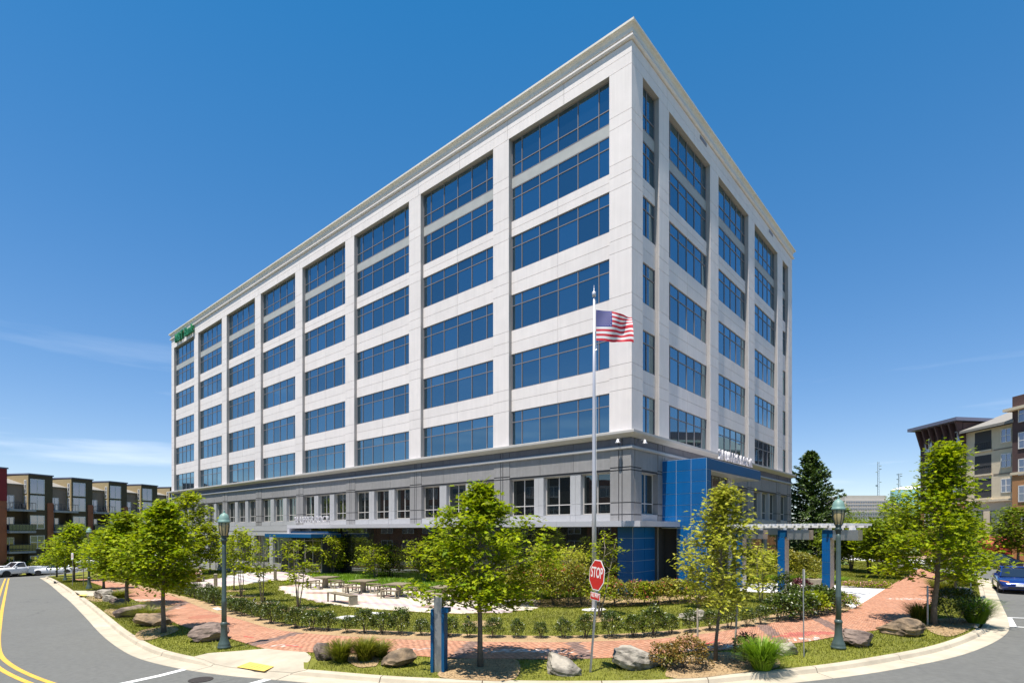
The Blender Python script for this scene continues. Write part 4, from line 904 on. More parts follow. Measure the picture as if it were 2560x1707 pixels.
def px_tree(name, bx, by, top, cbot, halfw, prof, nl, ls, label, seed, **k):
    """place a tree by its foot and by how high and wide it stands"""
    b = P(bx, by); s = b.y / F; hh = (by - top)*s; cc = (by - cbot)*s
    cx = k.pop('cx', bx); return tree(name, b, hh, cc, halfw*s, prof, nl, ls, label, seed, lean=((cx-bx)*s, 0), **k)
px_tree('oak_tree', 1201, 1665, 1216, 1505, 175, OAK, 9000, .185, 'young oak with lobed leaves in the mulch by the blue pylon', 11, tr=.075, n_limb=34, clump=.17)
px_tree('maple_tree', 1789, 1651, 1216, 1500, 106, lambda t: OAK(t)*(1.15-.5*t), 4600, .16, 'yellow-green young maple tied between two wooden stakes', 12, lm='leafy', tr=.05, n_limb=30, clump=.19, gaps=.12, cx=1815)
px_tree('oak_tree', 2334, 1561, 1115, 1435, 122, lambda t: OAK(t)*(1.28-.85*t), 8200, .21, 'tall young oak by the street kerb in front of brick apartments', 13, lm='leaf', tr=.09, n_limb=36, clump=.25, cx=2366)
px_tree('oak_tree', 2386, 1494, 1290, 1420, 70, OAK, 2600, .26, 'smaller oak with bare pale trunk behind the kerbside boulders', 14, tr=.07, n_limb=22, clump=.25, cx=2410)
px_tree('oak_tree', 409, 1581, 1262, 1458, 88, OAK, 7600, .20, 'full oak rising beside the big boulders along the curved kerb', 15, tr=.08, n_limb=34, clump=.20)
px_tree('oak_tree', 317, 1515, 1288, 1440, 88, OAK, 6500, .25, 'oak with trunk standing behind a long flat boulder', 16, tr=.09, n_limb=32, clump=.27)
px_tree('oak_tree', 259, 1473, 1330, 1430, 50, OAK, 2600, .28, 'small oak next to the middle verdigris lamp post', 17, tr=.08, n_limb=22, clump=.28)
px_tree('oak_tree', 185, 1453, 1315, 1408, 58, OAK, 2600, .36, 'leafy oak over the far parked white sedan', 18, tr=.09, n_limb=24, clump=.36)
px_tree('oak_tree', 142, 1441, 1345, 1415, 40, OAK, 1700, .36, 'low spreading tree at the far end of the verge', 19, tr=.08, n_limb=18, clump=.34)
px_tree('elm_tree', 468, 1436, 1232, 1395, 58, OVAL, 4200, .34, 'taller softer tree close to the far end of the office block', 20, lk='fold', tr=.10, n_limb=28, clump=.36, lm='leafm')
px_tree('elm_tree', 525, 1433, 1310, 1400, 36, OVAL, 1800, .30, 'slim lawn tree beside the grey ramp wall', 21, lk='fold', lm='leafm', tr=.06, n_limb=18, clump=.28, gaps=.2)
# lawn saplings with several thin stems
px_tree('dogwood_tree', 655, 1505, 1345, 1455, 36, VASE, 420, .22, 'sparse multi-stem sapling on the lawn between two others', 31, lk='fold', lm='leafm', bm='barkl', tr=.03, n_limb=9, clump=.13, stems=4, gaps=.35)
px_tree('dogwood_tree', 603, 1490, 1325, 1425, 42, VASE, 1500, .20, 'fuller multi-stem sapling behind the near lamp post', 32, lk='fold', lm='leafm', bm='barkl', tr=.03, n_limb=16, clump=.20, stems=3)
px_tree('dogwood_tree', 585, 1475, 1340, 1425, 30, OVAL, 700, .20, 'thin sapling at the rear of the lawn cluster', 33, lk='fold', lm='leafm', bm='barkl', tr=.045, n_limb=12, clump=.2)
px_tree('dogwood_tree', 746, 1519, 1352, 1460, 44, VASE, 620, .20, 'open airy sapling standing left of the plaza bench', 34, lk='fold', lm='leafm', bm='barkl', tr=.032, n_limb=11, clump=.15, stems=4, gaps=.3)
px_tree('dogwood_tree', 1497, 1541, 1325, 1500, 46, VASE, 560, .17, 'sparse sapling with twisted stems beside the flagpole', 35, lk='fold', lm='leafm', bm='barkl', tr=.035, n_limb=12, clump=.13, stems=3, gaps=.3, cx=1515)
px_tree('dogwood_tree', 1748, 1519, 1325, 1480, 36, VASE, 620, .17, 'thin multi-stem sapling in front of the blue tower', 36, lk='fold', lm='leafy', bm='barkl', tr=.03, n_limb=11, clump=.13, stems=5, gaps=.25, cx=1725)
px_tree('dogwood_tree', 1903, 1505, 1365, 1470, 40, VASE, 800, .17, 'wispy sapling in front of the first pergola post', 37, lk='fold', lm='leafy', bm='barkl', tr=.03, n_limb=12, clump=.15, stems=4, gaps=.2)
px_tree('myrtle_tree', 832, 1436, 1334, 1415, 42, VASE, 2000, .25, 'rounded crape myrtle in the bright grass before the entrance glass', 41, lk='fold', lm='leafm', bm='barkl', tr=.035, n_limb=20, clump=.24, stems=5)
px_tree('myrtle_tree', 939, 1446, 1366, 1425, 44, VASE, 1800, .22, 'low crape myrtle in the bright grass behind the middle table', 42, lk='fold', lm='leafm', bm='barkl', tr=.03, n_limb=20, clump=.22, stems=5)
px_tree('myrtle_tree', 1061, 1456, 1345, 1430, 44, VASE, 1900, .22, 'crape myrtle in the bright grass partly hidden by the big oak', 43, lk='fold', lm='leafm', bm='barkl', tr=.03, n_limb=20, clump=.22, stems=5)
# spruce
def spruce(base, h, rad, seed, label):
    rs = np.random.RandomState(seed); rr = random.Random(seed); root = empty('spruce_tree', tuple(base), 0, label, 'tree')
    MB().tube([(0,0,-.1), (.02,0,h*.5), (0,0,h)], [.16, .1, .02], 8).build('trunk', MT['bark'], root, smooth=True)
    br = MB(); pts = []; dd = []
    n = 230
    for i in range(n):
        t = (i + .5)/n; z = .25 + (h - .35)*t; r = rad*(1 - t)**.8*rr.uniform(.55, 1.28) + .15; a = i*2.399 + rr.uniform(-.3, .3)
        d = np.array([math.cos(a), math.sin(a), 0]); tip = d*r + np.array([0, 0, z + r*(.62*t**.7 - .30*(1-t))])
        L = limb(rs, (0, 0, z), tip, -.15, 4, .05); br.tube([tuple(p) for p in L], [.03, .025, .018, .012, .006], 4)
        m = int(40 + 150*r/rad); f = rs.rand(m)**.6; k = np.minimum((f*4).astype(int), 3); La = np.array(L); q = La[k]*(1-(f*4-k))[:,None] + La[k+1]*(f*4-k)[:,None]
        side = np.array([-d[1], d[0], 0]); sp = rs.normal(size=m)*.22*(1.15-f)*max(.5, r*.5); pts.append(q + side*sp[:,None] + np.array([0,0,-.10])*np.abs(sp)[:,None] + rs.normal(size=(m,3))*.035)
        dd.append(np.tile(d, (m, 1)) + side*np.sign(sp)[:,None]*.8)
    br.build('branches', MT['bark'], root); P_ = np.concatenate(pts); leaves('crown', P_, .30, 'fold', MT['needle'], root, rs, .35, np.concatenate(dd), .25)
b = at(2027, 60); s_ = b.y/F; spruce(b, (1325-1128)*s_ + 4 - b.z, 104*s_, 5, 'dark pyramidal spruce at the far corner of the office block')
# trees behind the right forecourt
for i, (bx, by, top, cb, hw, lb) in enumerate((
    (2200,1444,1292,1400,42,'clump of slender crape myrtle trunks by the brick walk'), (2232,1436,1305,1395,36,'crape myrtle nearest the pale boulder on the rear lawn'),
    (2128,1426,1300,1390,38,'crape myrtle behind the pergola end'), (2172,1432,1300,1395,34,'taller tree rising behind the myrtle clump'), (2085,1422,1325,1395,34,'low tree between the spruce and the lamp post'))):
    px_tree('myrtle_tree', bx, by, top, cb, hw, VASE, 2400, .30, lb, 50+i, lk='fold', lm='leaf' if i % 2 else 'leafb', bm='bark', tr=.045, n_limb=22, clump=.30, stems=6)
for i, (x, Z, h, r, lb) in enumerate(((2262,76,5.6,3.0,'bushy tree behind the tall oak by the apartments'), (2310,80,6,3.0,'dark tree against the dark brown apartment tower'), (2395,62,5.5,2.4,'small street tree before the apartment shopfronts'),
                                    (2545,56,5.6,2.3,'street tree by the orange brick shopfront'), (2140,110,5.2,4,'round tree below the far office building'), (2205,120,5.0,4,'yellowish tree in front of the far office building'), (2090,90,7.5,4,'tree filling the gap behind the spruce'))):
    b = at(x, Z); tree('street_tree', b, h, h*.28, r, OVAL, 2600, .42, lb, 70+i, lk='fold', lm='leafb' if i != 5 else 'leafm', tr=.12, n_limb=26, clump=.5)
b = Vector((188.0, 265.0, 5.0))
for i, (x, Z, zb, h, r, lb) in enumerate(((2240,430,9,22,13,'dark tree in front of the water tank'), (2120,300,2,6,8,'tree at the foot of the far office block'), (2275,330,3,9,8,'tree right of the far stepped office'), (2262,440,8,18,12,'tree half hiding the water tank'), (2160,270,1,6,8,'low tree line under the far office windows'))):
    X = (x-CX)/F*Z; tree('hill_tree', (X, Z, zb), h, h*.15, r, OVAL, 1500, 1.7, lb, 90+i, lk='fold', lm='leafb', tr=.3, n_limb=22, clump=1.9)
def shrub(name, base, rx, rz, nl, ls, lm, label, seed, group=None, lk='fold', cat='shrub', flowers=0, fm='pink', ry=None, up=.35, stem=True, open_=.0):
    rs = np.random.RandomState(seed); root = empty(name, tuple(base), 0, label, cat, group); ry = ry or rx
    d = rs.normal(size=(nl, 3)); d /= np.linalg.norm(d, axis=1)[:,None]; d[:,2] = np.where(d[:,2] < -.55, -d[:,2], d[:,2]); r = rs.uniform(.45, 1.0, nl)**.6
    lump = 1 + .16*np.sin(d[:,0]*5.1 + seed) * np.sin(d[:,1]*4.3 + seed*2) + .14*np.sin(d[:,2]*6 + seed*3 + d[:,0]*3)
    pts = d*(r*lump)[:,None]*np.array([rx, ry, rz*.52]) + np.array([0, 0, rz*.52]); pts[:,2] = np.maximum(pts[:,2], .06)
    leaves('foliage', pts, ls, lk, MT[lm], root, rs, up, d)
    if stem:
        mb = MB()
        for q in range(6):
            e = d[q*7 % nl]*np.array([rx*.7, ry*.7, 0]); mb.tube([(e[0]*.1, e[1]*.1, -.05), (e[0]*.5, e[1]*.5, rz*.3), (e[0], e[1], rz*.75)], [.014, .010, .005], 5)
        mb.build('stems', MT['bark'], root)
    if flowers:
        k = rs.choice(nl, flowers, replace=False); fp = pts[k]*np.array([1.06, 1.06, 1.05]); fs = []
        for q in range(5): fs.append(fp + rs.normal(size=fp.shape)*.02)
        leaves('blooms', np.concatenate(fs), .06, 'fold', MT[fm], root, rs, .3)
    return root
# boxwood row along the brick walk
HED = [(537,1513),(530,1507.5),(522,1505),(510,1501.5),(500,1497),(488,1494),(477,1490),(466,1486),(455,1483),(442,1479),(430,1474),(418,1471),(574,1528),(590,1533),(607,1538),(629,1542),(651,1549),(679,1557.5),(707,1563),(740.5,1568.5),(781,1573),(820,1575),(868,1580),(910,1582),(957,1583.5),(1001,1584.5),(1055,1587),(1122,1590),(1172,1592),(1234,1592.5),(1293,1592.5),(1351.6,1593),(1409,1593),(1465,1593),(1528,1592.5),(1584,1591),(1634,1588),(1676,1583),(1727,1579),(1777,1575),(1823,1571),(1868,1565),(1903,1560)]
protos = {}
for i, (x, y) in enumerate(HED):
    v = i % 4; b = P(x, y)
    if v not in protos: protos[v] = r_ = shrub('boxwood_shrub', b, .33, .80, 1500, .062, 'leafd', 'small dark boxwood shrub in the evenly spaced row along the brick sidewalk', 200 + v, 'boxwood row along the sidewalk')
    else: r_ = copy_tree(protos[v]); r_.location = b
    rr = random.Random(i); r_.rotation_euler = (0, 0, rr.uniform(0, 6.28)); k = rr.uniform(.78, 1.18); r_.scale = (k*rr.uniform(.85, 1.2), k*rr.uniform(.85, 1.2), k*rr.uniform(.82, 1.12))
# denser shrubs where the row meets the forecourt
for i, (x, y) in enumerate(((1950,1551),(1978,1547),(2005,1542),(2030,1537),(2056,1533),(2080,1528),(1985,1520),(2045,1512))):
    shrub('holly_shrub', P(x, y), .62, .95, 1100, .12, 'leafd' if i != 3 else 'leafm', 'dense dark holly shrub massed beside the pergola forecourt', 240 + i, 'holly shrubs beside the forecourt')
shrub('holly_shrub', P(1955,1498), .5, 1.25, 900, .12, 'leafd', 'taller rounded holly at the foot of the middle pergola post', 260)
shrub('grass_clump', P(2002,1487), .42, .8, 600, .22, 'maroon', 'maroon fountain grass clump before the pergola', 261, lk='thin', cat='plant', up=.1, stem=False)
for i, (x, y) in enumerate(((2118,1519),(2105,1507))): shrub('flower_clump', P(x, y), .5, .5, 450, .10, 'leafm', ('pink flowering clump at the corner of the white forecourt', 'pink flowering clump hidden partly by the lamp post')[i], 262 + i, cat='flowers', flowers=60, fm='pinkl', stem=False)
for i, x in enumerate(range(2112, 2215, 14)): shrub('flower_clump', P(x, 1467 + (x-2112)*.035), .34, .36, 260, .10, 'leafm', 'pale pink flower clump edging the forecourt lawn', 270 + i, 'pink flowers edging the forecourt lawn', cat='flowers', flowers=70, fm='pinkl', stem=False)
# roses along the plaza
ROSE = ((1262,1508,.95,1.5),(1302,1512,1.0,1.9),(1345,1513,1.0,2.1),(1385,1512,1.0,2.3),(1420,1515,.95,2.1),(1455,1512,.9,2.0),(1505,1514,.8,1.4),(1540,1514,.75,1.3),(1578,1512,.75,1.15),(1612,1511,.7,1.05),(1645,1509,.75,1.15),(1680,1506,.75,1.1),(1712,1503,.7,1.0))
for i, (x, y, r, h) in enumerate(ROSE):
    tall = h > 1.45
    shrub('rose_shrub', P(x, y), r, h, 2100 if tall else 1300, .115, 'leafr' if i % 3 else 'leafm', 'tall flowering rose bush massed between the plaza and the flagpole' if tall else 'low flowering rose bush in the bed before the blue wall', 300 + i, 'tall rose bushes by the plaza' if tall else 'low rose bushes before the blue wall', flowers=26 if tall else 34, up=.35)
px_tree('myrtle_tree', 1395, 1500, 1368, 1450, 72, VASE, 2600, .18, 'golden-green crape myrtle above the rose bushes', 330, lk='fold', lm='leafy', bm='barkl', tr=.03, n_limb=24, clump=.22, stems=6)
px_tree('myrtle_tree', 1300, 1497, 1395, 1460, 48, VASE, 1600, .18, 'crape myrtle between the big oak and the rose bushes', 331, lk='fold', lm='leafm', bm='barkl', tr=.03, n_limb=18, clump=.2, stems=5)
# verge shrubs and grasses
shrub('spirea_shrub', P(1718,1668), .62, .78, 1500, .085, 'leaft', 'orange-tinged spirea at the foot of the staked maple', 340)
shrub('spirea_shrub', P(1668,1668), .48, .66, 900, .085, 'leaft', 'orange-tinged spirea touching the long flat boulder', 341)
shrub('purple_shrub', P(1862,1650), .34, .7, 600, .09, 'maroon', 'dark purple shrub behind the ornamental grass', 342)
def grassclump(base, r, h, n, label, seed, mat='bladeb', group=None):
    rs = np.random.RandomState(seed); root = empty('ornamental_grass', tuple(base), 0, label, 'grass clump', group)
    a = rs.uniform(0, 6.283, n); q = r*.35*np.sqrt(rs.rand(n)); out = r*rs.uniform(.25, 1.25, n); hh = h*rs.uniform(.4, 1.12, n); w_ = rs.uniform(.006, .012, n)
    ca, sa = np.cos(a), np.sin(a); V = np.zeros((n, 7, 3))
    for j, t in enumerate((0, .45, .8, 1.)):
        rr_ = q + out*t**1.8; z = hh*(t - .28*t**3); c = np.stack([ca*rr_, sa*rr_, z], 1); e = np.stack([-sa, ca, 0*sa], 1)*(w_*(1-t*.6))[:,None]
        if j < 3: V[:,2*j] = c - e; V[:,2*j+1] = c + e
        else: V[:,6] = c
    base_i = np.arange(n)[:,None,None]*7; pol = (base_i + np.array([(0,1,3,2), (2,3,5,4), (4,5,6,6)])[None, :2]).reshape(-1, 4)
    tri = (np.arange(n)[:,None]*7 + np.array([4, 5, 6])[None]); me_v = V.reshape(-1, 3)
    npmesh('blades', me_v, pol, MT[mat], root); npmesh('blade_tips', me_v, tri, MT[mat], root); return root
grassclump(P(1905,1672), .62, 1.05, 1500, 'bright ornamental grass clump by the kerb beside the staked maple', 350)
grassclump(P(853,1652), .46, .8, 1100, 'upright grass clump next to the brown boulder by the ramp', 351, 'blade')
grassclump(P(912,1650), .5, .85, 1200, 'grass clump between the two boulders on the verge', 352, 'blade')
grassclump(P(950,1640), .45, .6, 700, 'loose low grass behind the right verge boulder', 353, 'blade')
grassclump(P(2440,1556), .75, 1.2, 1700, 'arching grass clump spilling to the corner kerb', 354)
grassclump(P(2300,1553), .6, .95, 900, 'dark grass clump beside the tall oak trunk', 355, 'blade')
shrub('yew_shrub', P(2385,1558), .85, 1.35, 2600, .09, 'leafd', 'large rounded dark shrub at the foot of the tall oak', 356)
for i, (x, y, r, h, lb) in enumerate(((330,1532,.8,.7,'low fine grass between flat boulders by the trees'), (372,1545,.9,.7,'low fine grass behind the largest kerb boulder'), (298,1492,.9,.6,'low grass between the farthest boulders'), (2365,1478,.9,.9,'tufted grass behind the kerbside boulders'), (2400,1462,1.,.9,'tufted grass along the right kerb'), (2345,1470,.8,.8,'tufted grass by the brick walk'))):
    grassclump(P(x, y), r, h, 900, lb, 360 + i, 'blade')
for i, (x, y, lb) in enumerate(((1880,1444,'yellow-green shrub bank behind the first pergola post'),(1925,1446,'yellow-green shrub bank between pergola posts'),(1965,1448,'reddish-green shrub behind the middle pergola post'),(2000,1447,'round shrub left of the spruce foot'))):
    shrub('bank_shrub', P(x, y), 1.5, 1.9, 2400, .17, 'leafm' if i < 2 else 'leafr', lb, 380 + i)
for i, (x, y) in enumerate(((1905,1453),(1950,1453),(2000,1452),(2050,1452),(2090,1456))): grassclump(P(x, y), 1.0, .55, 900, 'bright low grass edging the white forecourt', 390 + i, group='grass edging the forecourt')
# plants in front of the apartments
for i, (px, Z) in enumerate(((92,83),(116,83),(34,81),(250,90),(290,92))): shrub('apartment_shrub', at(px, Z, 0), 1.3, 2.0, 900, .28, 'blade' if i == 0 else 'leafb', ('round pale grass mound by the pickup', 'green shrub behind the white sedan', 'shrub by the red end of the apartments', 'shrub under the apartment balconies', 'farthest shrub under the apartment balconies')[i], 400 + i)
px_tree('plum_tree', 283, 1442, 1370, 1415, 30, OVAL, 1300, .34, 'reddish plum tree behind the middle lamp post', 406, lk='fold', lm='maroon', tr=.08, n_limb=16, clump=.4)
for i, (px, Z) in enumerate(((2440,58),(2460,57),(2480,56.5),(2500,56))): shrub('border_shrub', at(px, Z), .7, .8, 500, .16, 'leaft', 'orange shrub in the border below the apartment shopfronts', 410 + i, 'orange shrubs below the shopfronts')
# loose bark chips on the mulch
def chips(poly, n, seed):
    rs = np.random.RandomState(seed); A = np.array([tuple(p)[:2] for p in poly]); x0, y0 = A.min(0); x1, y1 = A.max(0)
    X = rs.uniform(x0, x1, n*6); Y = rs.uniform(y0, y1, n*6); k = inpoly(X, Y, A); X, Y = X[k][:n], Y[k][:n]; m = len(X); pts = np.stack([X, Y, gz(X, Y) + .166], 1)
    tag(leaves('bark_chips', pts, .07, 'thin', MT['chip'], None, rs, .75), 'loose bark chips scattered on the mulch bed', 'mulch', kind='stuff')
MT['chip'] = M('bark_chip', (.40, .27, .14), .9, .2, 9, island=.9, tint2=(.16, .10, .05))
chips([tuple(p) for p in spline(PP(hed_in), .6)] + [tuple(p) for p in reversed(spline(PP(BIN[1:22]), .6))], 9000, 1)
for i, pl in enumerate(([(1100,1675),(1108,1650),(1180,1646),(1290,1648),(1287,1696),(1200,1700),(1100,1692)], [(1665,1690),(1690,1650),(1760,1632),(1850,1630),(1935,1640),(1942,1668),(1840,1682),(1740,1694)], [(2318,1572),(2330,1548),(2400,1545),(2440,1552),(2425,1572),(2370,1590)])): chips(PP(pl), 1600, 5 + i)
# grass: blades on the lawns, one mass each
def grass(name, poly, density, h, mat, seed, exclude=(), Ymax=60, label='mown lawn grass', wd=.010):
    rs = np.random.RandomState(seed); A = np.array([tuple(p)[:2] for p in poly]); x0, y0 = A.min(0); x1, y1 = A.max(0); y1 = min(y1, Ymax); x0 = max(x0, -60)
    n = int((x1-x0)*(y1-y0)*density); X = rs.uniform(x0, x1, n); Y = rs.uniform(y0, y1, n); k = inpoly(X, Y, A)
    k &= rs.rand(n) < np.clip((22/np.maximum(Y, 1))**1.3, 0, 1)
    for e in exclude: k &= ~inpoly(X, Y, np.array([tuple(p)[:2] for p in e]))
    X, Y = X[k], Y[k]; n = len(X); z = gz(X, Y) + .13; a = rs.uniform(0, 6.283, n); hh = h*rs.uniform(.5, 1.25, n); w_ = wd*rs.uniform(.7, 1.6, n)*np.clip(Y/18, .8, 3)
    ca, sa = np.cos(a), np.sin(a); lx, ly = rs.normal(size=n)*hh*.45, rs.normal(size=n)*hh*.45
    V = np.stack([np.stack([X-ca*w_, Y-sa*w_, z], 1), np.stack([X+ca*w_, Y+sa*w_, z], 1), np.stack([X+lx, Y+ly, z+hh], 1)], 1).reshape(-1, 3)
    o = npmesh(name, V, np.arange(3*n).reshape(n, 3), MT[mat]); tag(o, label, 'grass', kind='stuff'); return o
region_lawn = lawn_edge(-.04) + far
EXC = [BRICKPOLY, plz, wlk, [tuple(p) for p in spline(PP(hed_in), .6)] + [tuple(p) for p in reversed(spline(PP(BIN[1:22]), .6))], PP(RAMP), PP(FC), PP([(183,1476),(240,1476.5),(262,1478),(232,1490),(205,1489)])]
EXC += [PP(pl) for pl in ([(1100,1675),(1108,1650),(1180,1646),(1290,1648),(1287,1696),(1200,1700),(1100,1692)], [(1665,1690),(1690,1650),(1760,1632),(1850,1630),(1935,1640),(1942,1668),(1840,1682),(1740,1694)], [(2318,1572),(2330,1548),(2400,1545),(2440,1552),(2425,1572),(2370,1590)], [(2443,1570),(2462,1543),(2458,1520),(2438,1518),(2425,1545),(2412,1562)])]
grass('lawn_grass', region_lawn, 420, .065, 'blade', 7, EXC)
TALL = [(762,1436),(800,1431),(870,1428),(1000,1430),(1200,1438),(1400,1450),(1560,1462),(1560,1480),(1345,1498),(1082,1481),(944,1465),(855,1457),(815,1452)]
grass('tall_grass', PP(TALL), 420, .24, 'bladeb', 8, (), label='bright taller grass between the plaza and the glass wall', wd=.014)
# ================================================================== STREET FURNITURE AND THINGS
def at_loc(o, root):                                   # part modelled around the root's own origin
    return o
def boulder(px, py, wpx, hpx, mat, label, seed, dep=.75, yaw=None, tiltx=0., flat=.3):
    b = P(px, py); s = b.y/F; rs = np.random.RandomState(seed); rx, rz = wpx*s/2, hpx*s*.92; ry = rx*dep
    bm = bmesh.new(); bmesh.ops.create_icosphere(bm, subdivisions=4, radius=1)
    pl = [(Vector(rs.normal(size=3)).normalized(), rs.uniform(.5, .88)) for _ in range(16)] + [(Vector((rs.normal()*.12, rs.normal()*.12, 1)).normalized(), .62 + .2*(1-flat))]
    ph = rs.uniform(0, 6, 6)
    for v in bm.verts:
        p = v.co.copy()
        for n_, d in pl:
            e = p.dot(n_) - d
            if e > 0: p -= n_*e*.99
        f = .04*math.sin(p.x*5 + ph[0] + p.z*7)*math.sin(p.y*6 + ph[1]) + .05*abs(math.sin(p.z*9 + ph[2] + p.x*2.2 + math.sin(p.y*4)))**3 + .02*math.sin(p.x*13 + p.y*11 + ph[3]) + rs.normal()*.010
        p *= 1 + f
        v.co = p
    zs_ = [v.co.z for v in bm.verts]; xs_ = [v.co.x for v in bm.verts]; ys_ = [v.co.y for v in bm.verts]
    for v in bm.verts:
        v.co = Vector(((v.co.x - min(xs_))/(max(xs_)-min(xs_))*2 - 1, (v.co.y - min(ys_))/(max(ys_)-min(ys_))*2 - 1, (v.co.z - min(zs_))/(max(zs_)-min(zs_))))
        v.co = Vector((v.co.x*rx, v.co.y*ry, (v.co.z*1.28 - .28)*rz + tiltx*v.co.x*rz))
    me = bpy.data.meshes.new('boulder'); bm.to_mesh(me); bm.free(); me.materials.append(MT[mat])
    o = link('boulder', me); o.location = b + Vector((0, ry*.8, 0)); o.rotation_euler = (0, 0, yaw or 0); return tag(o, label, 'boulder')
for i, a in enumerate(((250,1496,58,24,'rockg','weathered grey boulder nearest the far side ramp'), (290,1487,46,16,'rockp','dark low boulder behind the grey one by the far ramp'), (266,1503,32,17,'rockg','small pale boulder wedged between two larger ones'),
    (289,1513,56,19,'rockp','flat purple-grey boulder under the second oak'), (312,1543,68,31,'rockp','tilted slab boulder with grass behind it'), (362,1566,90,33,'rock','large tan boulder on the verge beside the oak trunk'),
    (505,1604,94,47,'rockp','layered purple-grey boulder next to the near left lamp post'), (801,1650,58,46,'rockp','blocky brown boulder left of the verge grass clumps'), (992,1668,96,45,'rock','rust-brown boulder right of the verge grass clumps'),
    (1412,1688,102,46,'rockg','pale grey boulder at the foot of the stop sign'), (1606,1674,140,52,'rockg','long pale slab boulder lying on the verge'), (1744,1551,80,26,'rockg','flat pale boulder on the lawn behind the boxwood row'),
    (1973,1637,60,31,'rockg','small pale boulder beside the ornamental grass'), (2169,1617,102,43,'rockp','blocky brown boulder right of the near lamp post'), (2280,1592,108,47,'rock','big dark layered boulder near the tall oak'),
    (2387,1494,64,24,'rockp','brown kerbside boulder behind the rounded shrub'), (2418,1486,36,20,'rockg','pale kerbside boulder by the traffic sign'), (2250,1426,44,15,'rockg','pale boulder on the rear lawn by the brick walk'), (2436,1462,26,16,'rockp','far brown boulder by the right kerb'))):
    boulder(*a[:5], a[5], 500 + i, yaw=(i*1.3) % .9 - .45, tiltx=(.0, .12, -.1, .0, .35, -.08, .12, -.15, .1, -.25, -.28)[i % 11])
# ---- lamp posts
def lamp_parts(root):
    sc_ = lambda pr, k: [(r*k, z) for r, z in pr]
    MB().lathe(sc_([(.30, 0), (.31, .04), (.30, .07), (.27, .09), (.28, .13), (.25, .18), (.19, .30), (.155, .45), (.145, .62), (.145, .80), (.165, .82), (.165, .87), (.14, .90), (.115, .92)], .72), n=20).build('base', MT['lampg'], root, smooth=True)
    MB().lathe(sc_([(.112, .90), (.108, 1.6), (.112, 1.62), (.112, 1.66), (.10, 1.68), (.088, 3.5), (.08, 3.66)], .76), n=16).build('post', MT['lampg'], root, smooth=True)
    MB().lathe(sc_([(.082, 3.62), (.10, 3.66), (.10, 3.70), (.13, 3.74), (.145, 3.78), (.10, 3.80), (.11, 3.86), (.13, 3.90), (.13, 3.92)], .78), n=16).build('collar', MT['lampd'], root, smooth=True)
    gl = MB().lathe(sc_([(.115, 3.90), (.15, 3.98), (.19, 4.12), (.205, 4.28), (.20, 4.38)], .78), n=20).build('lantern_glass', MT['amber'], root, smooth=True)
    for k in range(8):
        a = math.pi*k/4; MB().tube([(r*.78*math.cos(a), r*.78*math.sin(a), z) for r, z in ((.125, 3.89), (.165, 3.98), (.207, 4.12), (.222, 4.28), (.215, 4.40))], .011, 5).build('rib', MT['lampd'], gl)
    cap = MB().lathe(sc_([(.20, 4.36), (.255, 4.38), (.265, 4.42), (.235, 4.44), (.225, 4.50), (.185, 4.62), (.12, 4.68), (.06, 4.70), (.035, 4.73)], .78), n=20).build('cap', MT['lampv'], root, smooth=True)
    MB().lathe(sc_([(.02, 4.72), (.04, 4.75), (.02, 4.79), (.003, 4.82)], .78), n=10).build('finial', MT['lampv'], cap, smooth=True)
LAMPS = ((560.3,1619,1274,'verdigris lamp post on the grass beside the corner ramp'), (2096,1620,1239,'verdigris lamp post in front of the pergola forecourt'), (222.8,1471,1316,'verdigris lamp post halfway along the left verge'), (163,1450,1345,'farthest verdigris lamp post near the end of the left verge'), (2391,1475,1285,'verdigris lamp post half hidden by the right street trees'))
l0 = None
for x, y, top, lb in LAMPS:
    b = P(x, y); k = (y - top)*b.y/F/4.82
    if l0 is None: l0 = o = empty('street_lamp', tuple(b)); lamp_parts(o)
    else: o = copy_tree(l0); o.location = b
    o.scale = (k, k, k); tag(o, lb, 'street lamp', 'verdigris street lamps')
# ---- stop sign
st = empty('stop_sign', tuple(P(1475.5,1678.5)), 0, 'leaning red stop sign with an all-way plate on a steel post', 'sign')
st.rotation_euler = (0, R(4.6), 0)
post = MB(); post.box(-.028, .028, -.012, .012, -.1, 3.05); post.box(-.028, -.022, -.03, -.012, -.1, 3.05); post.box(.022, .028, -.03, -.012, -.1, 3.05); post.build('post', MT['galv'], st)
def oct_(r): return [(r*math.cos(R(22.5 + 45*k)), r*math.sin(R(22.5 + 45*k))) for k in range(8)]
def plate(poly, y0, y1, mat, name, par, zc):
    mb = MB(); n = len(poly); mb.add([(x, y0, zc + z) for x, z in poly] + [(x, y1, zc + z) for x, z in poly], [tuple(range(n)), tuple(reversed(range(n, 2*n)))] + [(i, (i+1) % n, n + (i+1) % n, n + i) for i in range(n)]); return mb.build(name, mat, par)
head = empty('sign_head', (0, 0, 0)); head.parent = st; head.rotation_euler = (0, 0, R(-70)); 
SZ = 2.63
plate(oct_(.445), -.040, -.034, MT['signwhite'], 'border', head, SZ); plate(oct_(.415), -.043, -.0402, MT['signred'], 'plate', head, SZ); plate(oct_(.445), -.0338, -.032, MT['galv'], 'backing', head, SZ)
def sign_m(z, y): return Matrix(((1,0,0,0),(0,0,-1,y),(0,1,0,z),(0,0,0,1)))
text('lettering', 'STOP', .40, .001, MT['signwhite'], sign_m(SZ - .145, -.0445), head, .006, .68)
plate([(-.26,-.10),(.26,-.10),(.26,.10),(-.26,.10)], -.040, -.034, MT['signwhite'], 'small_border', head, 2.05); plate([(-.245,-.085),(.245,-.085),(.245,.085),(-.245,.085)], -.043, -.0402, MT['signred'], 'small_plate', head, 2.05)
text('lettering', 'ALL WAY', .145, .001, MT['signwhite'], sign_m(2.0, -.0445), head, .003, .68)
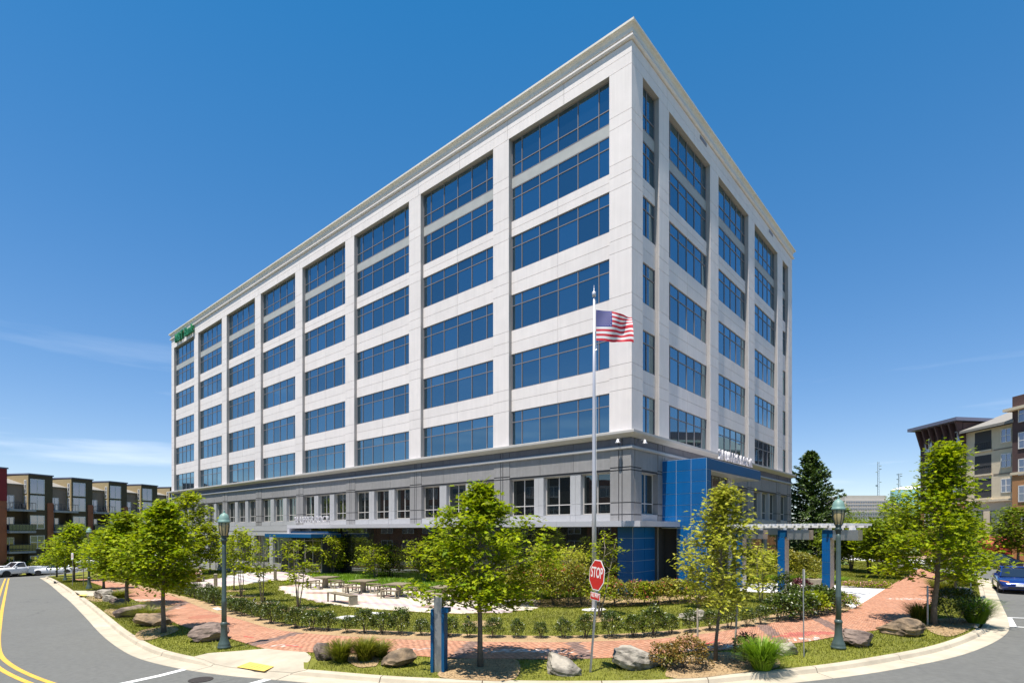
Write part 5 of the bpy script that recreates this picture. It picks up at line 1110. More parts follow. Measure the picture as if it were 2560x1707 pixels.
def sign_post(px, py, hpx, wpx, spx, label, yaw, lean=0, nm='parking_sign', body='2 HOUR\nPARKING'):
    b = P(px, py); s = b.y/F; r_ = empty(nm, tuple(b), yaw, label, 'sign'); h = hpx*s
    MB().box(-.025, .025, -.012, .012, -.1, h).build('post', MT['galv'], r_)
    if spx:
        w_, hh = wpx, spx*s; MB().box(-w_/2, w_/2, -.02, -.014, h - hh, h + .02).build('plate', MT['signwhite'], r_)
        mb = MB()
        for k in range(3): mb.box(-w_*.3, w_*.3, -.0215, -.0205, h - hh*(.3 + .2*k), h - hh*(.22 + .2*k))
        mb.build('print', MT['signred'] if spx else MT['black'], r_)
    r_.rotation_euler = (0, R(lean), yaw); return r_
sign_post(2009.7, 1640, 216, .30, 40, 'narrow edge-on parking sign on a leaning post beside the lamp', R(72), 3.0)
sign_post(181.3, 1464, 82, .30, 16, 'white parking sign on the far left verge', R(-25))
sign_post(125.5, 1440, 45, .30, 4, 'thin short signpost at the far end of the left verge', R(10))
sign_post(2427, 1489, 130, .42, 30, 'white traffic sign seen from behind by the right kerb', R(150))
def stake(px, py, hpx, label, group=None, mat='stake', r=.03, lean=0):
    b = P(px, py); h = hpx*b.y/F; o = MB().lathe([(r*.9, -.1), (r, 0), (r, h-.02), (r*.8, h)], n=8).build('wooden_stake', MT[mat], smooth=True); o.location = b; o.rotation_euler = (0, R(lean), 0); return tag(o, label, 'stake', group)
stake(1744, 1612, 92, 'pale stake left of the young maple'); stake(1835.6, 1647, 140, 'grey stake right of the young maple', lean=3.2); stake(2319, 1561, 98, 'grey stake left of the tall oak trunk', mat='galv'); stake(208.5, 1463, 48, 'dark stake on the far left verge', mat='bark'); stake(185.5, 1452, 40, 'second dark stake by the far left sign', mat='bark')
for (a, b_, za, zb, lb) in ((P(1789,1651), P(1835.6,1647), 1.25, 1.28, 'dark tie from the maple trunk to the grey stake'), (P(1789,1651), P(1744,1612), 1.22, .9, 'dark tie from the maple trunk to the pale stake'), (P(2334,1561), P(2319,1561), 1.75, 1.7, 'dark tie from the oak trunk to its stake')):
    p, q = a + Vector((0,0,za)), b_ + Vector((0,0,zb)); tag(MB().tube([p, (p+q)/2 - Vector((0,0,.04)), q], .009, 5).build('tree_tie', MT['black']), lb, 'tie')
# ---- blue pylon
pb = P(1098,1676); py_ = empty('information_pylon', tuple(pb), R(-8), 'blue and grey information pylon beside the young oak', 'pylon')
MB().box(-.12, .10, -.10, .10, -.1, 2.02).build('core_slab', MT['galv'], py_); MB().box(-.20, -.123, -.16, .22, -.1, 1.70).build('side_slab', MT['blued'], py_); MB().box(.103, .18, -.16, .22, -.1, 1.72).build('side_slab', MT['blued'], py_); MB().box(.10, .30, -.17, .12, 1.62, 1.74).build('arm', MT['blued'], py_)
# ---- flagpole
fb = P(1485, 1523); fp = empty('flagpole', tuple(fb), 0, 'tall tapered aluminium flagpole in front of the white facade', 'flagpole')
FH = (HY - 742)*fb.y/F + H - fb.z
MB().tube([(0,0,-.1), (0,0,FH*.35), (0,0,FH*.7), (0,0,FH)], [.10, .098, .072, .045], 14).build('pole', MT['alu'], fp, smooth=True)
MB().lathe([(.05, FH), (.09, FH + .02), (.09, FH + .22), (.05, FH + .25), (.012, FH + .27), (.012, FH + .52), (.003, FH + .56)], n=12).build('truck_finial', MT['alu'], fp, smooth=True)
MB().lathe([(.16, 0), (.16, .05), (.12, .09), (.105, .1)], n=16).build('base_collar', MT['alu'], fp, smooth=True)
MB().tube([(.09, -.02, 1.2), (.11, -.02, FH*.5), (.075, -.02, FH - .1)], .008, 5).build('halyard', MT['signwhite'], fp)
mb = MB(); mb.tube([(.05,0,FH-2.55), (.14,0,FH-2.5), (.14,0,FH-2.3)], .025, 6); mb.build('cleat', MT['galv'], fp)
# ---- flag: bands, canton and stars as cloth
flag = empty('flag', (fb.x + .10, fb.y, fb.z + FH - .62), 0, 'striped flag with star canton flying from the flagpole', 'flag')
def FL(u, v):          # u 0..1 along the fly, v 0..1 downwards
    x = 1.93*u*(1 - .10*u); z = -1.46*v - .05*u - .30*u*(1-v)**2*1.0 + .10*u*v - .12*math.sin(3.1*u)*(v-.45)
    z += .07*math.sin(7.5*u + 2.2*v)*u - (.22*max(0, u-.55)*v*2 if v > .5 else 0)
    y = .16*math.sin(8.5*u + 3.0*v)*(.15 + u) + .05*math.sin(15*u - 4*v)*u
    return Vector((x, y, z))
NU, NV = 40, 26; V = np.array([FL(i/NU, j/NV) for j in range(NV+1) for i in range(NU+1)]); pol = []; mi = []
for j in range(NV):
    for i in range(NU):
        k = j*(NU+1) + i; pol.append((k, k+1, k+NU+2, k+NU+1)); mi.append(2 if (i < 16 and j < 14) else (0 if (j//2) % 2 == 0 else 1))
pol = np.array(pol); mi = np.array(mi); row = np.repeat(np.arange(NV), NU)//2
npmesh('canton', V, pol[mi == 2], MT['flagb'], flag, smooth=True)
for k in range(13): npmesh('stripe', V, pol[(mi != 2) & (row == k)], MT['flagr' if k % 2 == 0 else 'flagw'], flag, smooth=True)
mb = MB()
for r_ in range(9):
    for c in range(6 if r_ % 2 == 0 else 5):
        u0 = .4*((2*c + 1 + (r_ % 2))/12); v0 = 14/26*(r_ + 1)/10
        for sgn in (-1, 1):
            pts = []
            for k in range(10):
                a = math.pi*k/5; rr = .038 if k % 2 == 0 else .016; pts.append(FL(u0 + rr*math.sin(a)/1.93, v0 - rr*math.cos(a)/1.46) + Vector((0, .006*sgn, 0)))
            mb.add(pts, [tuple(range(10))])
tag(mb.build('stars', MT['flagw'], flag, recalc=False), kind='stuff')
# ---- plaza tables and benches
def stool(root, cx, cy, L, W, ang):
    mb = MB(); c, s_ = math.cos(ang), math.sin(ang); T = Matrix.Translation((cx, cy, 0)) @ Matrix.Rotation(ang, 4, 'Z')
    b_ = MB()
    for k in range(3): b_.box(-L/2, L/2, -W/2 + W*k/3 + .006, -W/2 + W*(k+1)/3 - .006, .40, .45)
    o = b_.build('bench_seat', MT['wood'], root); o.matrix_local = T
    for sx_ in (-1, 1):
        m2 = MB(); x = sx_*(L/2 - .05)
        m2.box(x - .03, x + .03, -W/2, -W/2 + .06, 0, .398); m2.box(x - .03, x + .03, W/2 - .06, W/2, 0, .398); m2.box(x - .03, x + .03, -W/2 + .062, W/2 - .062, .05, .10); q = m2.build('bench_leg', MT['stone'], root); q.matrix_local = T
for (x, y, lb) in ((813,1468,'stone picnic table with four benches nearest the entrance'), (908,1479,'stone picnic table with four benches behind the long bench'), (998,1489.5,'stone picnic table with four benches right of the middle one'), (1112,1499,'stone picnic table mostly hidden by the big oak')):
    t_ = empty('picnic_table', tuple(P(x, y, .17)), R(-20), lb, 'table', 'stone picnic tables on the plaza')
    tp_ = MB()
    for k in range(5): tp_ = MB(); tp_.box(-.68, .68, -.68 + 1.36*k/5 + .006, -.68 + 1.36*(k+1)/5 - .006, .69, .745); tp_.build('top_slat', MT['wood'], t_)
    MB().box(-.13, .13, -.13, .13, -.05, .64).build('pedestal', MT['stone'], t_); MB().box(-.5, .5, -.5, .5, .642, .688).build('top_frame', MT['stone'], t_)
    for a in range(4): stool(t_, 1.02*math.cos(a*math.pi/2), 1.02*math.sin(a*math.pi/2), 1.05, .36, a*math.pi/2 + math.pi/2)
b = (P(828,1502,.17) + P(884,1512,.17))/2; d = P(884,1512) - P(828,1502)
bn = empty('plaza_bench', tuple(b), math.atan2(d.y, d.x), 'long brown slatted bench alone at the plaza edge', 'bench'); L = max(1.7, d.length)
for k in range(5): MB().box(-L/2, L/2, -.24 + .48*k/5 + .005, -.24 + .48*(k+1)/5 - .005, .46, .51).build('seat_slat', MT['wood'], bn)
MB().box(L/2 - .10, L/2 - .002, -.23, .23, -.02, .458).build('end_panel', MT['stone'], bn)
for y in (-.20, .20): MB().box(-L/2, -L/2 + .07, y - .035, y + .035, -.02, .458).build('leg', MT['wood'], bn)
MB().box(-L/2 + .072, L/2 - .11, -.03, .03, .40, .457).build('rail', MT['wood'], bn)
# ---- bollards
def bollard(px, py, hpx, label):
    b = P(px, py); h = hpx*b.y/F; r_ = empty('bollard', tuple(b), R(12), label, 'bollard'); MB().box(-.10, .10, -.10, .10, -.1, h - .05).build('shaft', MT['wood'], r_)
    MB().add([], []) if False else None
    mb = MB(); mb.hexa([(-.115,-.115,h-.048),(.115,-.115,h-.048),(.115,.115,h-.048),(-.115,.115,h-.048),(-.09,-.09,h+.02),(.09,-.09,h+.02),(.09,.09,h+.02),(-.09,.09,h+.02)]); mb.build('cap', MT['stone'], r_)
bollard(539,1466,32,'square wooden light post in the lawn by the pink walkway'); bollard(688,1449.5,28,'square wooden light post at the top of the garden steps'); bollard(466,1443,18,'light post behind the seated person')
# ---- seated person on the garden bench
gb = empty('garden_bench', tuple(P(480,1456)), R(28), 'dark garden bench at the lawn edge with a person on it', 'bench')
for k in range(4): MB().box(-.95, .95, -.24 + .12*k + .004, -.13 + .12*k, .42, .46).build('seat_slat', MT['wood'], gb)
for x in (-.85, .85): MB().box(x-.04, x+.04, -.22, .22, -.05, .418).build('leg', MT['rail'], gb)
pr = empty('person', tuple(gb.location + Vector((.25, .1, .47))), R(28), 'person in pale shirt and dark shorts sitting knees-up on the garden bench', 'person')
def skin(name, V, E, Rd, mat, par, sub=1):
    me = bpy.data.meshes.new(name); me.from_pydata(V, E, []); o = link(name, me, par); sm = o.modifiers.new('skin', 'SKIN'); 
    for i, r_ in enumerate(Rd): me.skin_vertices[0].data[i].radius = (r_, r_)
    me.skin_vertices[0].data[0].use_root = True
    ss = o.modifiers.new('sub', 'SUBSURF'); ss.levels = ss.render_levels = sub; me.materials.append(mat); return o
# local: +x is towards the back of the person, legs to -x
BV = [(.30,0,.10),(.34,0,.30),(.33,0,.50),(.31,0,.58),(.27,0,.70),(.25,0,.80),  (.24,.10,.10),(-.10,.11,.42),(-.34,.11,.06),(-.48,.11,.03), (.24,-.10,.10),(-.12,-.11,.44),(-.36,-.11,.06),(-.50,-.11,.03), (.31,.18,.50),(.20,.22,.28),(.02,.14,.40),(-.04,.10,.42), (.31,-.18,.50),(.20,-.22,.28),(.02,-.14,.42),(-.04,-.10,.44)]
BE = [(0,1),(1,2),(2,3),(3,4),(4,5),(0,6),(6,7),(7,8),(8,9),(0,10),(10,11),(11,12),(12,13),(2,14),(14,15),(15,16),(16,17),(2,18),(18,19),(19,20),(20,21)]
BR = [.12,.115,.12,.055,.085,.07, .085,.06,.042,.035, .085,.06,.042,.035, .055,.042,.035,.03, .055,.042,.035,.03]
skin('body', BV, BE, BR, MT['skin'], pr)
skin('shirt', [(.33,0,.16),(.35,0,.32),(.335,0,.52),(.31,.19,.50),(.23,.225,.34),(.31,-.19,.50),(.23,-.225,.34)], [(0,1),(1,2),(2,3),(3,4),(2,5),(5,6)], [.135,.135,.125,.075,.062,.075,.062], MT['shirt'], pr)
skin('shorts', [(.31,0,.11),(.22,.10,.12),(.06,.105,.27),(.22,-.10,.12),(.05,-.105,.28)], [(0,1),(1,2),(0,3),(3,4)], [.135,.10,.085,.10,.085], MT['shorts'], pr)
MB().lathe([(.05,.58),(.085,.62),(.105,.70),(.10,.78),(.07,.84),(.01,.86)], (.31,0,0), 12).build('hair', MT['hair'], pr, smooth=True)
bg_ = empty('bag', tuple(P(498,1454)), 0, 'small orange bag on the ground by the garden bench', 'bag'); mb = MB(); mb.hexa([(-.2,-.12,0),(.2,-.12,0),(.2,.12,0),(-.2,.12,0),(-.15,-.05,.24),(.15,-.05,.24),(.15,.05,.24),(-.15,.05,.24)]); mb.build('pouch', MT['bag'], bg_); MB().tube([(-.1,0,.22),(-.06,0,.36),(.06,0,.36),(.1,0,.22)], .012, 5).build('strap', MT['bag'], bg_)
# ---- ramp wall with railing by the building
rw = empty('ramp_wall', LFr.p(52, 4.2, 0), 0, 'pale grey ramp wall with handrail at the foot of the far facade', 'wall')
def rel(o, root): o.matrix_parent_inverse = Matrix.Translation(-root.location); return o
for k in range(7):
    a, b_ = 39 + 4.4*k, 39 + 4.4*(k+1) - .02; z = float(gz(*LFr.p((a+b_)/2, 4, 0)[:2])); top = .95 - .03*k
    mb = MB(); LFr.box(mb, a, b_, 4.0, 4.25, z - .3, top); rel(mb.build('wall_panel', MT['greyl'], rw), rw)
    mb = MB(); LFr.box(mb, a, b_, 3.95, 4.30, top + .002, top + .08); rel(mb.build('coping', MT['white_conc'], rw), rw)
    for j in range(3): rel(MB().tube([LFr.p(a + .4 + 1.45*j, 4.12, top + .08), LFr.p(a + .4 + 1.45*j, 4.12, top + .95)], .025, 6).build('railing_post', MT['galv'], rw), rw)
    for zz in (.50, .95): rel(MB().tube([LFr.p(a, 4.12, top + zz), LFr.p(b_, 4.12, top + zz)], .025, 6).build('rail', MT['galv'], rw), rw)
# ---- pergola
PG = [P(1842,1468), P(1946,1478.5), P(2057,1489.5)]
pg = empty('pergola', tuple(PG[1]), 0, 'white slatted pergola on blue and steel posts beside the entrance', 'pergola')
dir_ = (PG[2] - PG[0]); dir_.z = 0; dir_.normalize(); sid = Vector((-dir_.y, dir_.x, 0))
if sid.x < 0: sid = -sid
def obox(c, a, b_, ha0, ha1, hb0, hb1, z0, z1, nm, mat, root):
    mb = MB(); q = [c + a*x + b_*y for x, y in ((ha0,hb0),(ha1,hb0),(ha1,hb1),(ha0,hb1))]; mb.hexa([(v.x, v.y, z0) for v in q] + [(v.x, v.y, z1) for v in q]); return rel(mb.build(nm, mat, root), root)
for p in PG:
    for k in range(5):
        z0 = p.z - .1 + (3.62 - p.z + .1)*k/5; z1 = p.z - .1 + (3.62 - p.z + .1)*(k+1)/5 - .012
        obox(p, sid, dir_, -.04, .0, -.02, .38, z0, z1, 'post_tile', MT['blue'], pg)
    obox(p, sid, dir_, .002, .40, -.018, .378, p.z - .1, 3.62, 'steel_post', MT['steel'], pg)
    obox(p, sid, dir_, -.03, .40, .52, 1.75, 3.50, 4.02, 'cross_beam', MT['steel'], pg); obox(p, sid, dir_, -.04, .40, -.02, .518, 3.625, 4.02, 'post_head', MT['blued'], pg)
    for k in range(3): obox(p, sid, dir_, .02, .38, .08 + .6*k, .26 + .6*k, 4.022, 4.14, 'bearing_block', MT['trimw'], pg)
mid = PG[1]; Lp = (PG[2]-PG[0]).length/2
for off_ in (-.12, .85, 1.8): obox(mid, dir_, sid, -Lp - 4.2, Lp + 1.2, off_, off_ + .14, 4.142, 4.24, 'rail', MT['trimw'], pg)
n = 24
for k in range(n):
    a = -Lp - 4.1 + (2*Lp + 5.2)*k/(n-1); obox(mid, dir_, sid, a, a + .10, -.28, 2.35, 4.242, 4.36, 'slat', MT['trimw'], pg)
# ---- planter, bike racks
pl_ = empty('planter', tuple(P(2036,1462)), 0, 'small grey bowl planter with flowers behind the pergola post', 'planter'); MB().lathe([(.28, 0), (.36, .1), (.42, .35), (.44, .42), (.38, .42), (.36, .36), (.02, .36)], n=16).build('bowl', MT['stone'], pl_, smooth=True)
rs = np.random.RandomState(3); q = rs.normal(size=(260, 3))*np.array([.2, .2, .13]) + np.array([0, 0, .58]); leaves('foliage', q, .12, 'fold', MT['leafr'], pl_, rs)
for i, x in enumerate((2205, 2222, 2240, 2258)):
    b = at(x, 55); tag(MB().tube([b + Vector(v) for v in ((-.35,0,-.1),(-.35,0,.7),(-.2,0,.88),(.2,0,.88),(.35,0,.7),(.35,0,-.1))], .03, 6).build('bike_rack', MT['rail']), 'dark hoop bike rack behind the rear lawn', 'bike rack', 'bike racks behind the rear lawn')
# ---- small lawn spotlights
for i, (x, y, lb) in enumerate(((590,1494,'lawn spotlight at the fuller sapling'), (634,1506,'lawn spotlight left of the sparse sapling'), (662,1504,'lawn spotlight right of the sparse sapling'), (1518,1545,'lawn spotlight under the flagpole sapling'), (1173,1552,'lawn spotlight behind the boxwood near the oak'))):
    b = P(x, y); r_ = empty('spotlight', tuple(b), i, lb, 'spotlight'); MB().tube([(0,0,-.05),(0,0,.12)], .015, 6).build('stake', MT['black'], r_); MB().tube([(-.02,0,.12),(.10,0,.22)], [.045,.055], 8).build('head', MT['black'], r_)
# ================================================================== VEHICLES
def wheel(root, x, y, r, w_, side):
    t_ = MB(); t_.lathe([(r*.62, -w_/2), (r*.93, -w_/2), (r, -w_*.3), (r, w_*.3), (r*.93, w_/2), (r*.62, w_/2)], n=20); o = t_.build('wheel', MT['tyre'], root, smooth=False)
    rm = MB(); rm.lathe([(r*.62, -.02), (r*.60, w_*.30), (r*.52, w_*.34), (r*.14, w_*.28), (r*.10, w_*.42), (.01, w_*.42)], n=20); q = rm.build('rim', MT['rim'], o)
    for k in range(5):
        a = 2*math.pi*k/5; s_ = MB(); s_.hexa([(math.cos(a+e)*f*r, math.sin(a+e)*f*r, z*w_) for z in (.30, .44) for f, e in ((.12,-.5),(.12,.5),(.60,.10),(.60,-.10))]); s_.build('spoke', MT['rim'], o)
    o.location = (x, y, r); o.rotation_euler = (R(-90) if side > 0 else R(90), 0, 0); return o
def loft(name, st, mat, root, smooth=True):
    """st: list of (x, [(y,z)...]) half sections from bottom centre to top centre"""
    mb = MB(); n = None
    for x, h in st:
        full = [(x, -y, z) for y, z in h] + [(x, y, z) for y, z in reversed(h) if abs(y) > 1e-6]
        n = len(full); mb.v += full
    k = len(st)
    for i in range(k-1):
        for j in range(n): mb.f.append([i*n+j, i*n+(j+1) % n, (i+1)*n+(j+1) % n, (i+1)*n+j]); mb.m.append(0)
    mb.f.append(list(range(n))); mb.m.append(0); mb.f.append(list(reversed(range((k-1)*n, k*n)))); mb.m.append(0)
    return mb.build(name, mat, root, smooth=smooth)
def panel(root, name, mat, pts, th=.012):
    c = [Vector(p) for p in pts]; n = (c[1]-c[0]).cross(c[2]-c[0]).normalized()*th; mb = MB()
    k = len(c); mb.add(c + [p + n for p in c], [tuple(reversed(range(k))), tuple(range(k, 2*k))] + [(i, (i+1) % k, k + (i+1) % k, k + i) for i in range(k)]); return mb.build(name, mat, root)
def car(loc, rz, paint, label, kind='sedan', name='parked_car', L=4.6, W=1.8, Hc=1.44, ind=False, group=None):
    """x forward; body with arches, greenhouse with glass, lamps, bumper, plate, mirrors, wheels"""
    r_ = empty(name, tuple(loc), rz, label, 'car', group); w = W/2; hl = L/2; pm = MT[paint]
    if kind == 'suv': b0, belt, hood = .25, 1.05, 1.02
    else: b0, belt, hood = .20, .90, .84
    def sec(wb, zb, zm, zt, wt, zc): return [(0, zb), (wb*.92, zb), (wb, zb + .10), (wb, zm), (wb*.985, zt), (wt, zt + .02), (wt*.6, zc), (0, zc + .01)]
    X = [(-hl, .78, .42, .62, .70, .60), (-hl+.10, .92, .30, .70, belt-.06, .72), (-hl+.5, .99, b0, .66, belt+.02, .82), (-hl*.42, 1, b0, .62, belt+.02, .86), (0, 1, b0, .60, belt, .88), (hl*.34, 1, b0, .60, belt-.03, .86), (hl*.46, .995, b0, .60, hood, .84), (hl-.42, .97, b0, .58, hood-.09, .80), (hl-.14, .90, .24, .52, hood-.20, .70), (hl, .74, .30, .46, hood-.32, .55)]
    loft('body', [(x, sec(w*a, zb, zm, zt, w*wt, zt + .035)) for x, a, zb, zm, zt, wt in X], pm, r_)
    # greenhouse
    rf = Hc; xa, xb, xc, xd = (hl*.40, hl*.06, -hl*.40, -hl*.74) if kind != 'suv' else (hl*.36, hl*.08, -hl*.72, -hl*.90)
    z0 = belt + .015
    gl = [(xa, w*.80, z0), (xb, w*.64, rf-.02), (xc, w*.63, rf-.03), (xd, w*.78, z0 + .02)]
    mb = MB(); mb.v = [(x, s_*y, z) for x, y, z in gl for s_ in (-1, 1)]
    mb.f = [[0,2,3,1],[2,4,5,3],[4,6,7,5],[6,0,1,7],[0,6,4,2],[1,3,5,7]]; mb.m = [0]*6; g = mb.build('glasshouse', MT['carglass'], r_)
    loft('roof', [(xb+.06, [(0, rf-.03), (w*.62, rf-.035), (w*.60, rf+.0), (0, rf+.035)]), ((xb+xc)/2, [(0, rf-.03), (w*.66, rf-.03), (w*.62, rf+.015), (0, rf+.06)]), (xc-.06, [(0, rf-.04), (w*.62, rf-.04), (w*.6, rf-.005), (0, rf+.03)])], pm, r_)
    for s_ in (-1, 1):
        for (p, q, rr_) in (((xa+.02, s_*w*.81, z0), (xb, s_*w*.65, rf-.01), .035), ((xd-.02, s_*w*.79, z0), (xc, s_*w*.64, rf-.02), .05), (((xb+xc)/2+.05, s_*w*.825, z0), ((xb+xc)/2, s_*w*.65, rf-.02), .03)):
            MB().tube([p, q], rr_, 6).build('pillar', pm, r_)
        mb = MB(); mb.hexa([(xa-.18, s_*w*.93, z0+.04), (xa-.34, s_*w*.93, z0+.04), (xa-.34, s_*w*1.12, z0+.05), (xa-.20, s_*w*1.12, z0+.05), (xa-.20, s_*w*.95, z0+.18), (xa-.33, s_*w*.95, z0+.18), (xa-.33, s_*w*1.10, z0+.18), (xa-.22, s_*w*1.10, z0+.18)]); mb.build('mirror', pm, r_)
        hz = hood - .26
        mb = MB(); mb.hexa([(hl-.06, s_*w*.50, hz), (hl-.30, s_*w*.93, hz+.02), (hl-.34, s_*w*.90, hz-.02), (hl-.10, s_*w*.48, hz-.03), (hl-.10, s_*w*.50, hz+.13), (hl-.34, s_*w*.93, hz+.17), (hl-.40, s_*w*.88, hz+.14), (hl-.16, s_*w*.48, hz+.10)]); mb.build('headlight', MT['amberl'] if (ind and s_ < 0) else MT['headl'], r_)
        MB().box(-hl-.012, -hl+.10, min(s_*w*.50, s_*w*.80), max(s_*w*.50, s_*w*.80), .66, .80).build('tail_light', MT['taill'], r_)
        panel(r_, 'door_seam', MT['black'], [(.35*s_, s_*(w+.002), .32), (.358*s_, s_*(w+.002), .32), (.358*s_, s_*(w+.002), belt-.02), (.35*s_, s_*(w+.002), belt-.02)], .002)
        for x in (hl*.63, -hl*.60):
            ar = MB(); k = 12; ar.add([(x + .36*math.cos(math.pi*i/k), s_*(w+.004), .32 + .36*math.sin(math.pi*i/k)) for i in range(k+1)] , [tuple(range(k+1))]); ar.build('wheel_arch', MT['black'], r_, recalc=False)
            wheel(r_, x, s_*(w-.10), .315, .21, s_)
    MB().box(hl-.10, hl+.012, -w*.42, w*.42, hood-.31, hood-.24).build('grille', MT['black'], r_); MB().box(hl-.12, hl+.012, -w*.55, w*.55, .30, .42).build('air_intake', MT['black'], r_)
    MB().box(hl-.05, hl+.022, -.17, .17, .46, .58).build('licence_plate', MT['signwhite'], r_); MB().box(-hl-.02, -hl+.05, -.17, .17, .62, .74).build('licence_plate', MT['signwhite'], r_)
    return r_
def pickup(loc, rz, label):
    r_ = empty('pickup_truck', tuple(loc), rz, label, 'truck'); pm = MT['carwhite']; w = 1.0
    def sec(wb, zb, zt, zc): return [(0, zb), (wb*.9, zb), (wb, zb+.12), (wb, zt-.25), (wb*.98, zt), (wb*.8, zc), (0, zc+.02)]
    loft('body', [(2.80, sec(.92, .55, .95, .98)), (2.72, sec(.97, .48, 1.12, 1.16)), (2.2, sec(1, .45, 1.20, 1.24)), (1.2, sec(1, .45, 1.24, 1.28)), (.95, sec(1, .45, 1.26, 1.28)), (-.55, sec(1, .45, 1.26, 1.28))], pm, r_)
    bed = MB(); bed.box(-2.75, -.62, -w, w, .50, .78); bed.box(-2.75, -.62, -w, -w+.10, .78, 1.24); bed.box(-2.75, -.62, w-.10, w, .78, 1.24); bed.box(-2.75, -2.66, -w+.10, w-.10, .78, 1.24); bed.box(-.70, -.62, -w+.10, w-.10, .78, 1.24); bed.build('bed', pm, r_)
    mb = MB(); gl = [(1.05, .86, 1.27), (.38, .70, 1.86), (-.30, .72, 1.86), (-.45, .82, 1.27)]; mb.v = [(x, s_*y, z) for x, y, z in gl for s_ in (-1, 1)]; mb.f = [[0,2,3,1],[2,4,5,3],[4,6,7,5],[6,0,1,7],[0,6,4,2],[1,3,5,7]]; mb.m = [0]*6; mb.build('cab_glass', MT['carglass'], r_)
    loft('roof', [(.42, [(0,1.85),(.70,1.85),(.68,1.89),(0,1.92)]), (.0, [(0,1.86),(.74,1.86),(.70,1.91),(0,1.95)]), (-.34, [(0,1.85),(.72,1.85),(.70,1.89),(0,1.93)])], pm, r_)
    for s_ in (-1, 1):
        for p, q in (((1.07,s_*.87,1.27),(.38,s_*.71,1.87)), ((-.47,s_*.83,1.27),(-.31,s_*.73,1.87))): MB().tube([p, q], .05, 6).build('pillar', pm, r_)
        MB().box(.70, .86, min(s_*1.0, s_*1.22), max(s_*1.0, s_*1.22), 1.26, 1.48).build('mirror', pm, r_); MB().box(2.62, 2.83, min(s_*.60, s_*.96), max(s_*.60, s_*.96), .96, 1.12).build('headlight', MT['headl'], r_)
        MB().box(-2.77, -2.70, min(s_*.80, s_*.985), max(s_*.80, s_*.985), .85, 1.15).build('tail_light', MT['taill'], r_)
        for x in (1.75, -1.75):
            ar = MB(); k = 12; ar.add([(x + .48*math.cos(math.pi*i/k), s_*(w+.004), .46 + .48*math.sin(math.pi*i/k)) for i in range(k+1)], [tuple(range(k+1))]); ar.build('wheel_arch', MT['black'], r_, recalc=False); wheel(r_, x, s_*(w-.12), .42, .26, s_)
    MB().box(2.70, 2.86, -.86, .86, .86, .95).build('grille_bar', MT['rim'], r_); MB().box(2.72, 2.84, -.58, .58, .955, 1.12).build('grille', MT['black'], r_); MB().box(2.70, 2.93, -.98, .98, .52, .72).build('bumper', MT['rim'], r_); MB().box(2.72, 2.90, -.80, .80, .725, .855).build('air_intake', MT['black'], r_); MB().box(2.92, 2.945, -.16, .16, .56, .68).build('licence_plate', MT['signwhite'], r_)
    return r_
pk = at(45, 71.5, 0); pickup(pk, R(-110), 'white pickup truck parked facing the road before the apartments')
car(at(-6, 70, 0), R(-112), 'carwhite', 'white car cut off at the picture edge beside the pickup')
car(at(137, 74, 0), R(-152), 'carwhite', 'white sedan parked beyond the far end of the verge', L=4.9)
car(at(212, 78, 0), R(-155), 'carwhite', 'white crossover half hidden by the middle lamp post', kind='suv', Hc=1.62)
fq = P(2550, 1486, 0); fd = Vector((math.cos(R(-127)), math.sin(R(-127)), 0)); car(fq - fd*2.25, R(-127), 'carblue', 'blue sedan driving towards the crosswalk with amber indicator lit', name='blue_sedan', L=4.5, W=1.76, Hc=1.44, ind=True)
car(at(2470, 51.5, 0), R(158), 'carblack', 'black sedan parked across the street by the shopfronts', L=4.8)
# ================================================================== APARTMENTS (left)
AE, AN = Vector((.2, .98, 0)).normalized(), Vector((.98, -.2, 0)).normalized()
A0 = Vector((-73.7, 83.6, 0)); ZR = 12.7; ZB = float(gz(-72, 86)) - .2
apt = empty('apartment_building', (A0.x, A0.y, ZB), 0, 'brown and brick apartment block with balconies beyond the left road', 'building')
class Fr3(Fr):
    def __init__(s, o, e, n): s.c, s.d, s.n = (o.x, o.y), (e.x, e.y), (n.x, n.y)
AF = Fr3(A0, AE, AN); SF = 3.05; ZF0 = ZR - 4*SF - .65
def ap(nm, mat, *a, parent=None):
    o = AF.one(nm, mat, parent or apt, *a)
    if parent is None: rel(o, apt)
    return o
def awin(fr, root, t0, t1, o, z0, z1, nx=2, nz=1, fm='trimw', gm='aptglass', fw=.09):
    mb = MB(); fr.box(mb, t0, t1, o, o + .06, z0, z0 + fw); fr.box(mb, t0, t1, o, o + .06, z1 - fw, z1)
    for k in range(nx+1):
        c = t0 + (t1-t0)*k/nx; a = min(max(c - fw/2, t0), t1 - fw); fr.box(mb, a, a + fw, o + .001, o + .059, z0 + fw, z1 - fw)
    if nz > 1:
        for k in range(1, nz): c = z0 + (z1-z0)*k/nz; fr.box(mb, t0 + fw, t1 - fw, o + .002, o + .055, c - fw*.4, c + fw*.4)
    f = rel(mb.build('window', MT[fm], root), root)
    for k in range(nx): fr.box(MB(), t0 + (t1-t0)*k/nx + .02, t0 + (t1-t0)*(k+1)/nx - .02, o + .005, o + .03, z0 + .02, z1 - .02).build('pane', MT[gm], f)
    return f
PIT = 6.65; FL_ = (.85, 3.9, 7.15); RD = -1.05
WR = ((-1.7, .1), (1.15, 3.2), (4.2, 6.3), (7.15, 9.37), (9.65, 11.9))
